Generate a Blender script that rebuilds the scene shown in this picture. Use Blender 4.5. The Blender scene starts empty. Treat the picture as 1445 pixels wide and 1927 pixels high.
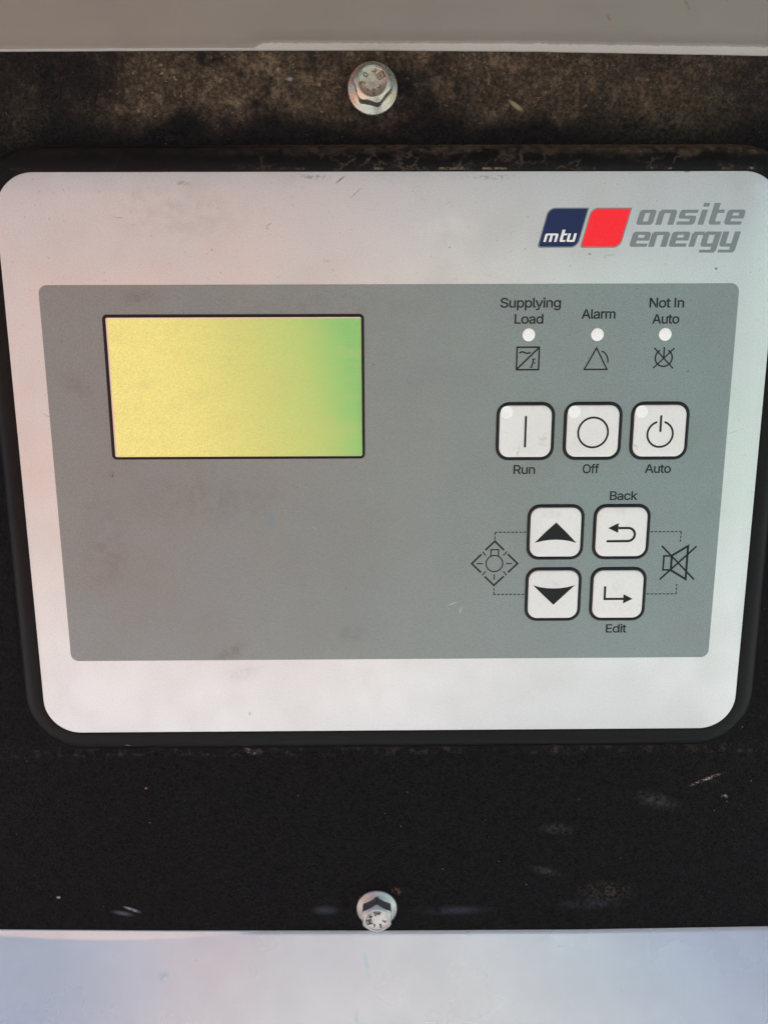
import bpy, math, random
from mathutils import Vector, Matrix, noise
from mathutils.geometry import tessellate_polygon

S = bpy.context.scene
MM = 0.001
# Panel coordinates are millimetres: u to the right, v downwards, h out of the panel towards the viewer.
# World: X = u, Y = -h, Z = -v  (the control panel's centre is the origin, the ground lies 1.2 m below).

# ------------------------------------------------------------------ camera
cam_d = bpy.data.cameras.new('camera')
cam = bpy.data.objects.new('camera', cam_d)
S.collection.objects.link(cam)
fw = Vector((0.0076056, 0.9803726, -0.1970068)).normalized()
up = Vector((0.0050312, 0.1969725, 0.9803961))
rt = fw.cross(up).normalized(); up = rt.cross(fw).normalized()
M = Matrix((rt, up, -fw)).transposed().to_4x4()
M.translation = Vector((-3.7595, -230.807, 36.6731)) * MM
cam.matrix_world = M
cam_d.sensor_fit = 'HORIZONTAL'; cam_d.sensor_width = 36.0; cam_d.lens = 36.0
cam_d.clip_start = 0.01; cam_d.clip_end = 3000
S.camera = cam
S.render.resolution_x = 767; S.render.resolution_y = 1024

# ------------------------------------------------------------------ sky, sun, exposure
SUN_EL, SUN_AZ = 55.0, -152.0         # azimuth from the viewer's side (-Y), negative = to the left: the sun is behind the cabinet
w = bpy.data.worlds.new('World'); S.world = w; w.use_nodes = True
nt = w.node_tree; bg = nt.nodes['Background']
sky = nt.nodes.new('ShaderNodeTexSky'); sky.sky_type = 'NISHITA'; sky.sun_disc = False
sky.sun_elevation = math.radians(SUN_EL)
sky.air_density = 1.0; sky.dust_density = 4.0; sky.ozone_density = 1.0
nt.links.new(sky.outputs[0], bg.inputs[0]); bg.inputs[1].default_value = 0.15
a = math.radians(SUN_AZ); e = math.radians(SUN_EL)
sd = Vector((math.sin(a) * math.cos(e), -math.cos(a) * math.cos(e), math.sin(e)))   # towards the sun
sky.sun_rotation = math.atan2(sd.x, sd.y)
sl = bpy.data.lights.new('sun', 'SUN'); sl.energy = 3.5; sl.angle = math.radians(0.5); sl.color = (1.0, 0.95, 0.88)
so = bpy.data.objects.new('sun', sl); S.collection.objects.link(so)
so.rotation_euler = sd.to_track_quat('Z', 'Y').to_euler()
S.view_settings.view_transform = 'Standard'; S.view_settings.look = 'None'
S.view_settings.exposure = 0.98; S.view_settings.gamma = 1.0; S.view_settings.use_curve_mapping = False

# ------------------------------------------------------------------ node helpers
class Mat:
    def __init__(s, name):
        s.m = bpy.data.materials.new(name); s.m.use_nodes = True
        s.t = s.m.node_tree; s.b = s.t.nodes['Principled BSDF']
        g = s.t.nodes.new('ShaderNodeNewGeometry')
        s.pos = s.vm('SCALE', g.outputs['Position'], None, 1000.0)      # position in millimetres
    def n(s, typ, **kw):
        x = s.t.nodes.new(typ)
        for k, v in kw.items(): setattr(x, k, v)
        return x
    def put(s, sock, v):
        if v is None: return
        if isinstance(v, bpy.types.NodeSocket): s.t.links.new(v, sock)
        elif isinstance(v, (tuple, list)) and sock.type == 'RGBA' and len(v) == 3: sock.default_value = (*v, 1)
        else: sock.default_value = v
    def vm(s, op, a, b=None, scale=None):
        x = s.n('ShaderNodeVectorMath', operation=op); s.put(x.inputs[0], a); s.put(x.inputs[1], b)
        if scale is not None: s.put(x.inputs['Scale'], scale)
        return x.outputs['Value'] if op in ('LENGTH', 'DOT_PRODUCT', 'DISTANCE') else x.outputs[0]
    def mt(s, op, a, b=None, clamp=False):
        x = s.n('ShaderNodeMath', operation=op, use_clamp=clamp); s.put(x.inputs[0], a); s.put(x.inputs[1], b)
        return x.outputs[0]
    def mul(s, a, b): return s.mt('MULTIPLY', a, b)
    def noise(s, scale, detail=4, rough=.55, stretch=None, off=0.0, dist=0.0):
        v = s.pos
        if stretch: v = s.vm('MULTIPLY', v, stretch)
        if off: v = s.vm('ADD', v, (off, off * .7, off * 1.3))
        x = s.n('ShaderNodeTexNoise'); s.put(x.inputs['Vector'], v)
        x.inputs['Scale'].default_value = scale; x.inputs['Detail'].default_value = detail
        x.inputs['Roughness'].default_value = rough; x.inputs['Distortion'].default_value = dist
        return x.outputs['Fac']
    def vor(s, scale, feature='F1', vec=None, rnd=1.0):
        x = s.n('ShaderNodeTexVoronoi', feature=feature); s.put(x.inputs['Vector'], vec or s.pos)
        x.inputs['Scale'].default_value = scale; x.inputs['Randomness'].default_value = rnd
        return x.outputs['Distance']
    def mr(s, v, a, b, c=0.0, d=1.0, smooth=True):
        x = s.n('ShaderNodeMapRange'); x.interpolation_type = 'SMOOTHSTEP' if smooth else 'LINEAR'
        s.put(x.inputs[0], v); x.inputs[1].default_value = a; x.inputs[2].default_value = b
        x.inputs[3].default_value = c; x.inputs[4].default_value = d
        return x.outputs[0]
    def mix(s, f, a, b):
        x = s.n('ShaderNodeMix', data_type='RGBA'); s.put(x.inputs[0], f); s.put(x.inputs[6], a); s.put(x.inputs[7], b)
        return x.outputs[2]
    def blob(s, u, v, ru, rv, ang=0.0, soft=0.3, ns=0.5, lo=.45, hi=.6):
        """a stain or other mark at (u, v), radii ru, rv, turned by ang, with a ragged noise edge"""
        d = s.vm('SUBTRACT', s.pos, (u, 0, -v))
        r = s.n('ShaderNodeVectorRotate', rotation_type='Y_AXIS'); s.put(r.inputs['Vector'], d); r.inputs['Angle'].default_value = math.radians(ang)
        l = s.vm('LENGTH', s.vm('MULTIPLY', r.outputs[0], (1 / ru, 0, 1 / rv)))
        k = s.mr(l, 1.0, soft)
        if ns: k = s.mul(k, s.mr(s.noise(ns, 3, .6, off=u * .31 + v), lo, hi))
        return k
    def axis(s, i):
        x = s.n('ShaderNodeSeparateXYZ'); s.put(x.inputs[0], s.pos); return x.outputs[i]
    def bump(s, h, dist, strength=1.0, prev=None):
        x = s.n('ShaderNodeBump'); s.put(x.inputs['Height'], h); x.inputs['Distance'].default_value = dist * MM
        s.put(x.inputs['Strength'], strength)
        if prev is not None: s.put(x.inputs['Normal'], prev)
        return x.outputs[0]
    def out(s, color=None, rough=None, metal=None, normal=None, **kw):
        s.put(s.b.inputs['Base Color'], color); s.put(s.b.inputs['Roughness'], rough); s.put(s.b.inputs['Metallic'], metal)
        s.put(s.b.inputs['Normal'], normal)
        for k, v in kw.items(): s.put(s.b.inputs[k.replace('_', ' ')], v)
        return s.m

# ------------------------------------------------------------------ materials
def film(name, base, dust, rough, marks, metal=0.6, grain=0.06):
    m = Mat(name)
    fine = m.noise(2.6, 2, .5)
    c = m.mix(m.mr(fine, .35, .65), tuple(x * (1 - grain) for x in base), tuple(x * (1 + grain) for x in base))
    cloud = m.noise(.035, 4, .6, off=3)
    c = m.mix(m.mul(m.mr(cloud, .42, .75), .14), c, dust)                       # faint grime film
    spk = m.mul(m.mr(m.noise(.9, 3, .6, off=17), .66, .74), .35)
    z = m.axis(2)
    spk = m.mul(spk, m.mr(z, -40, 70, .25, 1.0))                                 # more settled specks on the upper half
    c = m.mix(spk, c, tuple(x * .55 for x in dust))
    for (col, k, args) in marks:
        c = m.mix(m.mul(m.blob(*args[0], **args[1]), k), c, col)
    r = m.mr(m.noise(.06, 3, .6, off=9), .3, .7, rough - .05, rough + .06)
    n = m.bump(m.noise(3.2, 2, .6), .012, .5)
    n = m.bump(m.noise(.25, 2, .5), .02, .4, n)
    return m.out(c, r, metal, n)

def B(u, v, ru, rv=None, **kw): return ((u, v, ru, rv or ru), kw)
BR = (.13, .085, .06)
face_marks = [
    (BR, .8, B(-14.0, -86.0, 2.2, .3, ang=38, ns=0)), (BR, .55, B(-9.7, -82.4, 3.0, .18, ang=40, ns=0)),
    (BR, .5, B(-58, -85.0, 2.6, 1.1, ns=1.2)), (BR, .45, B(-22, -86.8, 7, .9, ns=.9)), (BR, .4, B(30, -86.6, 9, .8, ns=.9)),
    ((.03, .16, .17), .9, B(94.3, -61.7, .55, .5, ns=0)), ((.05, .05, .05), .8, B(17.1, -67.7, .33, ns=0)),
    ((.08, .07, .06), .6, B(57.5, -65.8, .6, .4, ns=0)), ((.12, .1, .08), .45, B(63, -65.5, 2.5, .35, ns=2)),
    ((.75, .77, .72), .4, B(16, -73, 15, 12, ns=.2, lo=.25, hi=.75, soft=0)),
    (BR, .6, B(-45.5, 76, .35, .9, ns=0)), ((.25, .22, .2), .22, B(-47, 62, 11, 4, ang=25, ns=.4, lo=.25, hi=.75, soft=0)),
    ((.2, .18, .15), .5, B(-77, -76.0, 1.6, .22, ns=0)), ((.2, .17, .14), .55, B(-34.5, -74.0, 1.3, .28, ang=35, ns=0)),
    ((.12, .1, .08), .5, B(-35, -73, .35, ns=0)), ((.2, .17, .15), .45, B(-102, -20, .2, 2.5, ang=60, ns=0)),
    ((.17, .12, .1), .35, B(105, -15, 7, .25, ang=20, ns=1.5)), (BR, .6, B(84, -88.0, 1.2, .4, ns=0)),
    ((.2, .17, .14), .5, B(-68, -71, .5, .2, ns=0)), ((.3, .27, .22), .3, B(-60, -78, 34, 14, ns=.3, lo=.3, hi=.8, soft=0)),
    ((.2, .2, .18), .35, B(52, -62.5, .5, .3, ns=0)),
]
M_face = film('pale_satin_film', (.59, .592, .588), (.36, .30, .25), .36, face_marks)
G = (.218, .243, .246)
gray_marks = [
    ((.12, .26, .36), .75, B(-36.3, 12.3, 1.5, 3.0, ns=1.5, lo=.44, hi=.56)), ((.1, .1, .09), .5, B(-51.5, 56, 9, 3.4, ang=35, ns=.4, lo=.25, hi=.75, soft=0)),
    ((.12, .11, .11), .5, B(-12.6, 48.8, 6.5, 4, ns=.4, lo=.25, hi=.75, soft=0)), ((.08, .07, .07), .75, B(-84.3, -2.3, 1.1, 1.5, ns=1.8)),
    ((.5, .5, .48), .7, B(19.5, 39.2, 2.4, .2, ang=25, ns=0)), ((.5, .5, .48), .7, B(22, 41.5, 1.8, .2, ang=70, ns=0)),
    ((.3, .07, .04), .9, B(44.2, -41.4, .33, ns=0)), ((.06, .06, .06), .7, B(88.3, -32.4, .4, ns=0)),
    ((.11, .09, .08), .4, B(-93, -29, 8, 4, ang=-35, ns=.4, lo=.25, hi=.8, soft=0)), ((.05, .05, .05), .85, B(-4.9, -34.7, .22, .35, ns=0)),
    ((.11, .09, .085), .45, B(-72, -54, 8, 4, ns=.4, lo=.25, hi=.8, soft=0)), ((.10, .09, .08), .55, B(-28, 2.0, 3.0, .35, ang=-25, ns=1.5)),
    ((.42, .42, .4), .5, B(-23.5, 14.5, 1.4, .18, ang=-50, ns=0)), ((.14, .12, .11), .35, B(-55, 5, 30, 12, ns=.3, lo=.3, hi=.8, soft=0)),
    ((.13, .11, .1), .35, B(-88, 20, 10, 26, ns=.3, lo=.3, hi=.8, soft=0)), ((.08, .05, .04), .6, B(-14, 34, .2, .6, ns=0)), ((.15, .09, .07), .6, B(-73, -8, .4, .3, ns=0)),
    ((.14, .12, .11), .3, B(-20, -52, 45, 6, ns=.3, lo=.3, hi=.85, soft=0)),
]
M_gray = film('grey_satin_film', G, (.17, .15, .135), .35, gray_marks, metal=.6, grain=.10)
key_marks = [((.3, .26, .22), .45, B(38.5, -9, .5, 3, ang=-10, ns=1.5)), ((.35, .3, .25), .3, B(46, -12, 2, 3, ns=1.2)), ((.28, .2, .16), .6, B(74, -10, .7, 1.2, ang=35, ns=1.5)),
             ((.35, .32, .3), .3, B(51, 33, 4, 2, ns=.5, lo=.3, hi=.8, soft=0)), ((.35, .33, .31), .3, B(71, 33.5, 3, 3, ns=.5, lo=.3, hi=.8, soft=0)),
             ((.35, .32, .3), .3, B(50, 10.5, 5, 2.2, ns=.5, lo=.3, hi=.8, soft=0)), ((.35, .32, .3), .3, B(71, 9.8, 5, 1.8, ns=.5, lo=.3, hi=.8, soft=0)), ((.3, .12, .1), .8, B(78.2, 40.0, .3, .15, ns=0))]
M_key = film('white_key_film', (.74, .74, .72), (.5, .46, .42), .42, key_marks, metal=.1, grain=.03)

def plain(name, col, rough=.4, metal=0.0, gr=.04, bump=.01, spec=.5):
    m = Mat(name)
    c = m.mix(m.mr(m.noise(1.5, 4, .6), .3, .7), tuple(x * (1 - gr) for x in col), tuple(x * (1 + gr) for x in col))
    return m.out(c, m.mr(m.noise(.4, 3), .3, .7, rough - .04, rough + .04), metal, m.bump(m.noise(2.5, 3), bump, .5), Specular_IOR_Level=spec)
M_ink = plain('black_print_ink', (.008, .009, .010), .42, spec=.22)
M_inkw = plain('display_border_ink', (.012, .008, .007), .5, spec=.2)
M_lamp = plain('clear_white_window', (.86, .88, .86), .3)
M_blue = plain('navy_print', (.008, .018, .078), .4, spec=.25)
M_red = plain('red_print', (.96, .018, .030), .4, spec=.25)
M_logo = plain('grey_print', (.17, .205, .215), .42)
M_white = plain('white_print', (.8, .8, .78), .4)
M_rim = plain('clear_film_edge', (.85, .55, .5), .4)

def lcd():
    m = Mat('backlit_lcd')
    x = m.axis(0); z = m.axis(2)
    w = m.mul(m.mt('SUBTRACT', m.noise(.03, 3, .5, off=5), .5), 5.0)
    t = m.mr(m.mt('ADD', m.mt('ADD', x, m.mul(z, .22)), w), -84, -4, 0, 1, smooth=False)
    r = m.n('ShaderNodeValToRGB'); m.put(r.inputs[0], t)
    cr = r.color_ramp
    pts = [(0, (.72, .60, .20)), (.34, (.68, .585, .18)), (.60, (.51, .50, .145)), (.82, (.36, .46, .125)), (.97, (.17, .41, .115)), (1, (.14, .39, .11))]
    cr.elements[0].position = 0; cr.elements[0].color = (*pts[0][1], 1); cr.elements[1].position = 1; cr.elements[1].color = (*pts[-1][1], 1)
    for p, c in pts[1:-1]:
        el = cr.elements.new(p); el.color = (*c, 1)
    c = r.outputs[0]
    g = m.noise(2.8, 3, .7, stretch=(1, 1, 1.4))
    c = m.mix(m.mul(m.mr(g, .40, .62), .42), c, (.36, .32, .10))
    c = m.mix(m.mul(m.mr(m.noise(.09, 4, .6, off=31, stretch=(.8, 1, 2)), .45, .7), .20), c, (.45, .38, .14))
    n = m.bump(g, .02, .5)
    return m.out(c, .38, 0.0, n, Emission_Color=c, Emission_Strength=.2)
M_lcd = lcd()

def plate():
    m = Mat('dusty_black_powder_coat')
    z = m.axis(2); x = m.axis(0)
    fib = m.noise(.9, 6, .75, dist=1.4)
    c = m.mix(m.mr(fib, .35, .7), (.0008, .0006, .0008), (.014, .0128, .0140))
    # settled brown dust, thick on the ledge under the top sheet, none on the sheltered band above the bezel
    d1 = m.mr(m.noise(.045, 6, .65, off=2), .30, .62)
    d1 = m.mt('MAXIMUM', d1, m.mul(m.blob(-40, -114, 48, 16, ang=8, soft=.2, ns=.12, lo=.3, hi=.5), 1.0))
    top = m.mr(z, 96, 106)
    left = m.mr(x, -88, -66, .22, 1.0); right = m.mr(x, 5, 120, 1.0, .38)
    edge = m.mr(m.mt('ADD', z, m.mul(m.mt('SUBTRACT', m.noise(.07, 3, off=8), .5), 26)), 97, 109)
    d = m.mul(m.mul(m.mul(d1, top), m.mul(left, right)), m.mul(edge, .78))
    gr = m.mr(m.noise(.85, 5, .75, off=5), .42, .66)
    cc = m.mix(m.mul(d, m.mt('ADD', m.mul(gr, .7), .3)), c, (.13, .092, .060))
    mid = m.mr(m.noise(.32, 6, .75, off=91), .49, .66)
    cc = m.mix(m.mul(m.mul(mid, d), .55), cc, (.24, .17, .115))
    flk = m.mul(m.mul(m.mr(m.noise(.7, 4, .7, off=23), .60, .70), d), 0.9)
    cc = m.mix(flk, cc, (.30, .22, .15))
    # overall fine specks
    sp = m.mul(m.mr(m.noise(1.7, 3, .6, off=40), .66, .74), m.mr(m.noise(.03, 3, off=12),   .4, .65, .12, .75))
    cc = m.mix(sp, cc, (.12, .10, .085))
    sp2 = m.mr(m.vor(.22), .055, .03)
    cc = m.mix(m.mul(sp2, m.mul(m.mr(m.noise(.05, 3, off=4), .5, .6), .7)), cc, (.30, .26, .2))
    line = m.mul(m.mr(m.mt('ABSOLUTE', m.mt('ADD', z, 92.6)), 2.6, .2), m.mr(m.noise(.35, 5, .7, off=60), .5, .68))
    cc = m.mix(m.mul(line, .3), cc, (.13, .10, .08))
    marks = [((.42, .44, .5), .75, B(-90.5, 152.6, 4.2, .8, ang=-22, ns=.8, lo=.25, hi=.6, soft=.0)), ((.2, .21, .26), .4, B(-94, 154, 5, 1.2, ang=-12, ns=0, soft=0)),
             ((.10, .12, .17), .28, B(22, 154.0, 18, 2.6, ns=.2, lo=.2, hi=.7, soft=.0)), ((.12, .14, .19), .25, B(-23, 153.5, 6, 2.6, ns=0, soft=0)),  # bluish marks paint in a faint reflection near the plate's foot
             ((.13, .12, .115), .42, B(91, 112, 11, 4, ang=-15, ns=.7, lo=.3, hi=.8, soft=0)), ((.11, .10, .095), .38, B(57, 122.5, 9, 3.4, ns=.7, lo=.3, hi=.8, soft=0)),
             ((.12, .11, .10), .42, B(54, 138.8, 8, 2, ang=-14, ns=.8, lo=.3, hi=.8, soft=0)), ((.42, .33, .27), .8, B(107, 104.2, 8, .9, ang=22, ns=1.6, lo=.46, hi=.60, soft=.1)),
             ((.35, .27, .22), .8, B(114, 110.5, 1.4, 1.1, ns=1)), ((.3, .32, .24), .9, B(-115.8, 147.5, 1.0, .7, ns=0)),
             ((.35, .13, .07), .7, B(-82.7, 105.9, .6, ns=0)), ((.3, .22, .19), .6, B(-47, 92.6, 3.2, 1.1, ang=-25, ns=1.2)),
             ((.18, .10, .06), .6, B(2.2, 146.0, 2.6, 2.2, ns=.9)), ((.20, .11, .06), .6, B(-9.5, 149, 3, 3, ns=.9)),
             ((.10, .11, .14), .3, B(70, 152, 16, 3, ns=.5, lo=.3, hi=.8, soft=0)), ((.14, .11, .09), .4, B(76, 147, 14, 6, ns=1.0, lo=.45, hi=.7, soft=0)),
             ((.30, .24, .15), .7, B(36, -107, 3.2, .9, ang=-35, ns=0, soft=.3)),
             ((.28, .30, .34), .6, B(-28, -114, 1.0, .7, ns=0)), ((.13, .10, .05), .30, B(-106, -101, 9, 11, ns=.9, lo=.4, hi=.75, soft=0)),
             ((.10, .09, .045), .35, B(80, -105, 40, 12, ns=.9, lo=.4, hi=.75, soft=0))]
    for col, k, args in marks: cc = m.mix(m.mul(m.blob(*args[0], **args[1]), k), cc, col)
    n = m.bump(fib, .28, .9)
    n = m.bump(m.noise(.7, 6, .75, off=5), .20, m.mul(d, .8), n)
    return m.out(cc, m.mr(d, 0, 1, .6, .9), 0.0, n, Specular_IOR_Level=.07)
M_plate = plate()

def bezel():
    m = Mat('black_moulded_bezel')
    z = m.axis(2); x = m.axis(0)
    c = m.mix(m.mr(m.noise(1.2, 3), .3, .7), (.003, .0026, .0028), (.005, .0045, .0047))
    wv = m.vm('ADD', m.pos, m.vm('SCALE', (1, 1, 1), None, m.mul(m.mt('SUBTRACT', m.noise(.3, 4, .7), .5), 7)))
    cr = m.mr(m.vor(.20, 'DISTANCE_TO_EDGE', m.vm('MULTIPLY', wv, (.55, 1, 1))), .05, .012)
    top = m.mr(z, 87, 89); xr = m.mr(x, -70, 10, .15, 1.0)
    pat = m.mr(m.noise(.09, 4, .6, off=77), .44, .58)
    upper = m.mr(m.mt('ADD', z, m.mul(m.mt('SUBTRACT', m.noise(.16, 4, .7, off=3), .5), 9)), 92.0, 95.2)
    dust = m.mul(m.mul(top, xr), m.mt('MAXIMUM', m.mul(m.mul(cr, pat), .45), m.mul(upper, m.mr(m.noise(.5, 5, .7), .35, .65, .1, .75))))
    c = m.mix(m.mul(dust, .8), c, (.13, .094, .068))
    lip = m.mul(m.mr(m.mt('ABSOLUTE', m.mt('SUBTRACT', z, 89.0)), .5, .1), m.mr(m.noise(.12, 4, .6, off=50, stretch=(1, 0, 0)), .5, .56))
    lip = m.mul(lip, m.mul(m.mr(x, -40, 10, .1, 1), m.mr(m.noise(1.2, 4, .7, off=8), .4, .6)))
    c = m.mix(m.mul(lip, .7), c, (.22, .16, .11))
    lb = m.mul(m.mr(m.mt('ABSOLUTE', m.mt('ADD', z, 90.0)), 1.4, .2), m.mr(m.noise(.4, 4, .7, off=9), .52, .66))
    c = m.mix(m.mul(lb, .35), c, (.14, .11, .09))
    c = m.mix(m.mul(m.blob(-86, 87.5, 1.2, .25, ang=-20, ns=0), .8), c, (.3, .26, .2))
    n = m.bump(m.noise(.5, 5, .7), .06, m.mr(dust, 0, 1, .1, .9))
    return m.out(c, m.mr(dust, 0, .6, .40, .9), 0.0, n, Specular_IOR_Level=.13)
M_bezel = bezel()

def paint(name, base, rough, marks=(), warp=.05, coat=.5, seed=0, metal=0.0):
    m = Mat(name)
    c = m.mix(m.mr(m.noise(.03, 4, .6, off=seed), .35, .65), tuple(x * .96 for x in base), tuple(x * 1.04 for x in base))
    c = m.mix(m.mul(m.mr(m.noise(.8, 4, .7, off=seed + 5), .64, .75), .25), c, tuple(x * .55 for x in base))
    for col, k, args in marks: c = m.mix(m.mul(m.blob(*args[0], **args[1]), k), c, col)
    n = m.bump(m.noise(.35, 2, .5, off=seed), warp, .5)
    n = m.bump(m.noise(2.2, 2, .5, off=seed), .008, .4, n)
    return m.out(c, m.mr(m.noise(.05, 3, off=seed), .3, .7, rough - .04, rough + .05), metal, n, Coat_Weight=coat, Coat_Roughness=.2, IOR=1.6)
M_up = paint('aged_beige_grey_paint', (.185, .165, .145), .42, [
    ((.16, .07, .05), .75, B(61, -129.2, 1.6, .55, ang=-55, ns=1.5, lo=.35, hi=.5)), ((.16, .07, .05), .75, B(82.5, -132.6, 2.4, .6, ang=-55, ns=1.5, lo=.35, hi=.5)),
    ((.16, .07, .05), .6, B(93.5, -134.5, .7, 1.8, ns=0))], seed=3)
M_low = paint('pale_grey_gloss_paint', (.66, .69, .73), .30, [
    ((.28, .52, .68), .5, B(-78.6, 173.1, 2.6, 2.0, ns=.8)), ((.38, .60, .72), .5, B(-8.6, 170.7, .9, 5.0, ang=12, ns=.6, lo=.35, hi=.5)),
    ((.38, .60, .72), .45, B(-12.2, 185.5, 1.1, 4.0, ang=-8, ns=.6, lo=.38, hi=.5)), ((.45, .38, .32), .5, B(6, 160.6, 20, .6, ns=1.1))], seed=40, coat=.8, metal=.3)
M_bead = plain('hem_lit_paint', (.33, .31, .285), .35, bump=.03)  # paler than the cover: the light on the hem is put into the colour

def bolt_mat(name, warm):
    m = Mat(name)
    t = m.noise(.11, 3, .5, off=warm * 9)
    c = m.mix(m.mr(t, .35, .65), (.46, .345, .26) if warm else (.46, .45, .43), (.33, .34, .29) if warm else (.42, .42, .42))
    c = m.mix(m.mul(m.mr(m.noise(1.3, 4, .7), .55, .72), .5), c, (.30, .24, .19))
    n = m.bump(m.noise(1.2, 4, .65), .03, .6)
    return m.out(c, m.mr(m.noise(.9, 3), .3, .7, .17, .30) if warm else m.mr(m.noise(.9, 3), .3, .7, .27, .40), .85, n)
M_bolt_w = bolt_mat('tarnished_zinc', 1)
M_stamp = plain('grimy_zinc', (.16, .13, .11), .4, .8)
M_bolt_c = bolt_mat('dull_zinc', 0)

# ------------------------------------------------------------------ mesh helpers
def W(p): return Vector((p[0], -p[2], -p[1])) * MM       # panel mm -> world

def mesh(name, vs, fs, mat, parent=None, org=(0, 0, 0), smooth=None, label=None, kind=None):
    """vs in absolute panel mm; the object's origin is put at org"""
    me = bpy.data.meshes.new(name)
    O = W(org)
    me.from_pydata([W(v) - O for v in vs], [], [f[::-1] for f in fs])
    me.materials.append(mat)
    if smooth is not None:
        me.polygons.foreach_set('use_smooth', [True] * len(me.polygons))
        me.set_sharp_from_angle(angle=math.radians(smooth))
    me.update()
    o = bpy.data.objects.new(name, me); S.collection.objects.link(o)
    if parent is not None:
        o.parent = parent
        o.location = O - world_loc(parent)
    else: o.location = O
    if label: o['label'] = label
    if kind: o['kind'] = kind
    return o

def world_loc(o):
    v = Vector((0, 0, 0))
    while o is not None: v = v + Vector(o.location); o = o.parent
    return v

def thing(name, label, cat, org, group=None):
    o = bpy.data.objects.new(name, None); S.collection.objects.link(o)
    o.empty_display_size = .01; o.location = W(org)
    o['label'] = label; o['category'] = cat
    if group: o['group'] = group
    return o

def rr(u0, v0, u1, v1, r, n=8):
    """rounded rectangle, r one radius or (top left, top right, bottom right, bottom left)"""
    R = r if isinstance(r, (tuple, list)) else (r,) * 4
    out = []
    for (cu, cv, a0, q) in ((u0, v0, 180, R[0]), (u1, v0, 270, R[1]), (u1, v1, 0, R[2]), (u0, v1, 90, R[3])):
        su = 1 if cu == u0 else -1; sv = 1 if cv == v0 else -1
        for i in range(n + 1):
            t = math.radians(a0 + 90 * i / n)
            out.append((cu + su * q + q * math.cos(t), cv + sv * q + q * math.sin(t)))
    return out

def circle(u, v, r, n=28): return [(u + r * math.cos(2 * math.pi * i / n), v + r * math.sin(2 * math.pi * i / n)) for i in range(n)]

def area(L): return sum(L[i][0] * L[(i + 1) % len(L)][1] - L[(i + 1) % len(L)][0] * L[i][1] for i in range(len(L))) / 2

class PB:
    """collects flat raised pieces (polygons with holes, strokes) of one part"""
    def __init__(s, h0, h1): s.vs = []; s.fs = []; s.h0 = h0; s.h1 = h1; s.k = 0; s.kw = 1.0
    def poly(s, loops, dh=None):
        loops = [loops] if not isinstance(loops[0][0], (tuple, list)) else loops
        d = (s.k % 6) * .004 if dh is None else dh
        s.k += 1
        h1 = s.h1 + d
        fixed = []
        for i, L in enumerate(loops):
            if (area(L) > 0) != (i == 0): L = L[::-1]
            fixed.append(L)
        flat = [p for L in fixed for p in L]
        tris = tessellate_polygon([[Vector((p[0], p[1], 0)) for p in L] for L in fixed])
        b = len(s.vs)
        s.vs += [(p[0], p[1], h1) for p in flat]
        for t in tris:
            a_ = [flat[i] for i in t]
            t = tuple(t) if area(a_) > 0 else tuple(t)[::-1]
            s.fs.append(tuple(b + i for i in t))
        b2 = len(s.vs)
        s.vs += [(p[0], p[1], s.h0) for p in flat]
        k = 0
        for L in fixed:
            n = len(L)
            for i in range(n):
                j = (i + 1) % n
                s.fs.append((b + k + j, b + k + i, b2 + k + i, b2 + k + j))
            k += n
        return s
    def stroke(s, pts, w, closed=False, cap=False):
        """a line of width w through pts with mitred corners"""
        w = w * s.kw
        P = [Vector(p) for p in pts]; n = len(P); L = []; R = []
        for i in range(n):
            if closed or 0 < i < n - 1:
                d0 = (P[i] - P[i - 1]).normalized(); d1 = (P[(i + 1) % n] - P[i]).normalized()
            elif i == 0: d0 = d1 = (P[1] - P[0]).normalized()
            else: d0 = d1 = (P[-1] - P[-2]).normalized()
            t = (d0 + d1)
            t = t.normalized() if t.length > 1e-6 else d0
            nrm = Vector((-t.y, t.x)); c = max(.35, nrm.dot(Vector((-d0.y, d0.x))))
            o = nrm * (w / 2 / c)
            L.append(tuple(P[i] + o)); R.append(tuple(P[i] - o))
        if closed: s.poly([L, R] if abs(area(L)) > abs(area(R)) else [R, L])
        else:
            if cap:
                def arc(c, a_, b_):
                    a0 = math.atan2(a_[1] - c.y, a_[0] - c.x)
                    return [(c.x + w / 2 * math.cos(a0 + sgn * math.pi * i / 6), c.y + w / 2 * math.sin(a0 + sgn * math.pi * i / 6)) for i in range(1, 6)]
                sgn = -1
                e1 = arc(P[-1], L[-1], R[-1]); e0 = arc(P[0], R[0], L[0])
                s.poly(L + e1 + R[::-1] + e0)
            else: s.poly(L + R[::-1])
        return s
    def dashes(s, pts, w, dash, gap):
        pos = 0.0
        for a_, b_ in zip(pts, pts[1:]):
            A, Bv = Vector(a_), Vector(b_); l = (Bv - A).length; d = (Bv - A) / l; t = 0
            while t < l - .05:
                e_ = min(t + dash, l)
                if l - e_ < gap * .6: e_ = l
                s.stroke([tuple(A + d * t), tuple(A + d * e_)], w); t = e_ + gap
        return s
    def build(s, name, mat, parent, label=None, org=None):
        if org is None:
            us = [v[0] for v in s.vs]; v_ = [v[1] for v in s.vs]
            org = ((min(us) + max(us)) / 2, (min(v_) + max(v_)) / 2, s.h0)
        return mesh(name, s.vs, s.fs, mat, parent, org, label=label)

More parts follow.
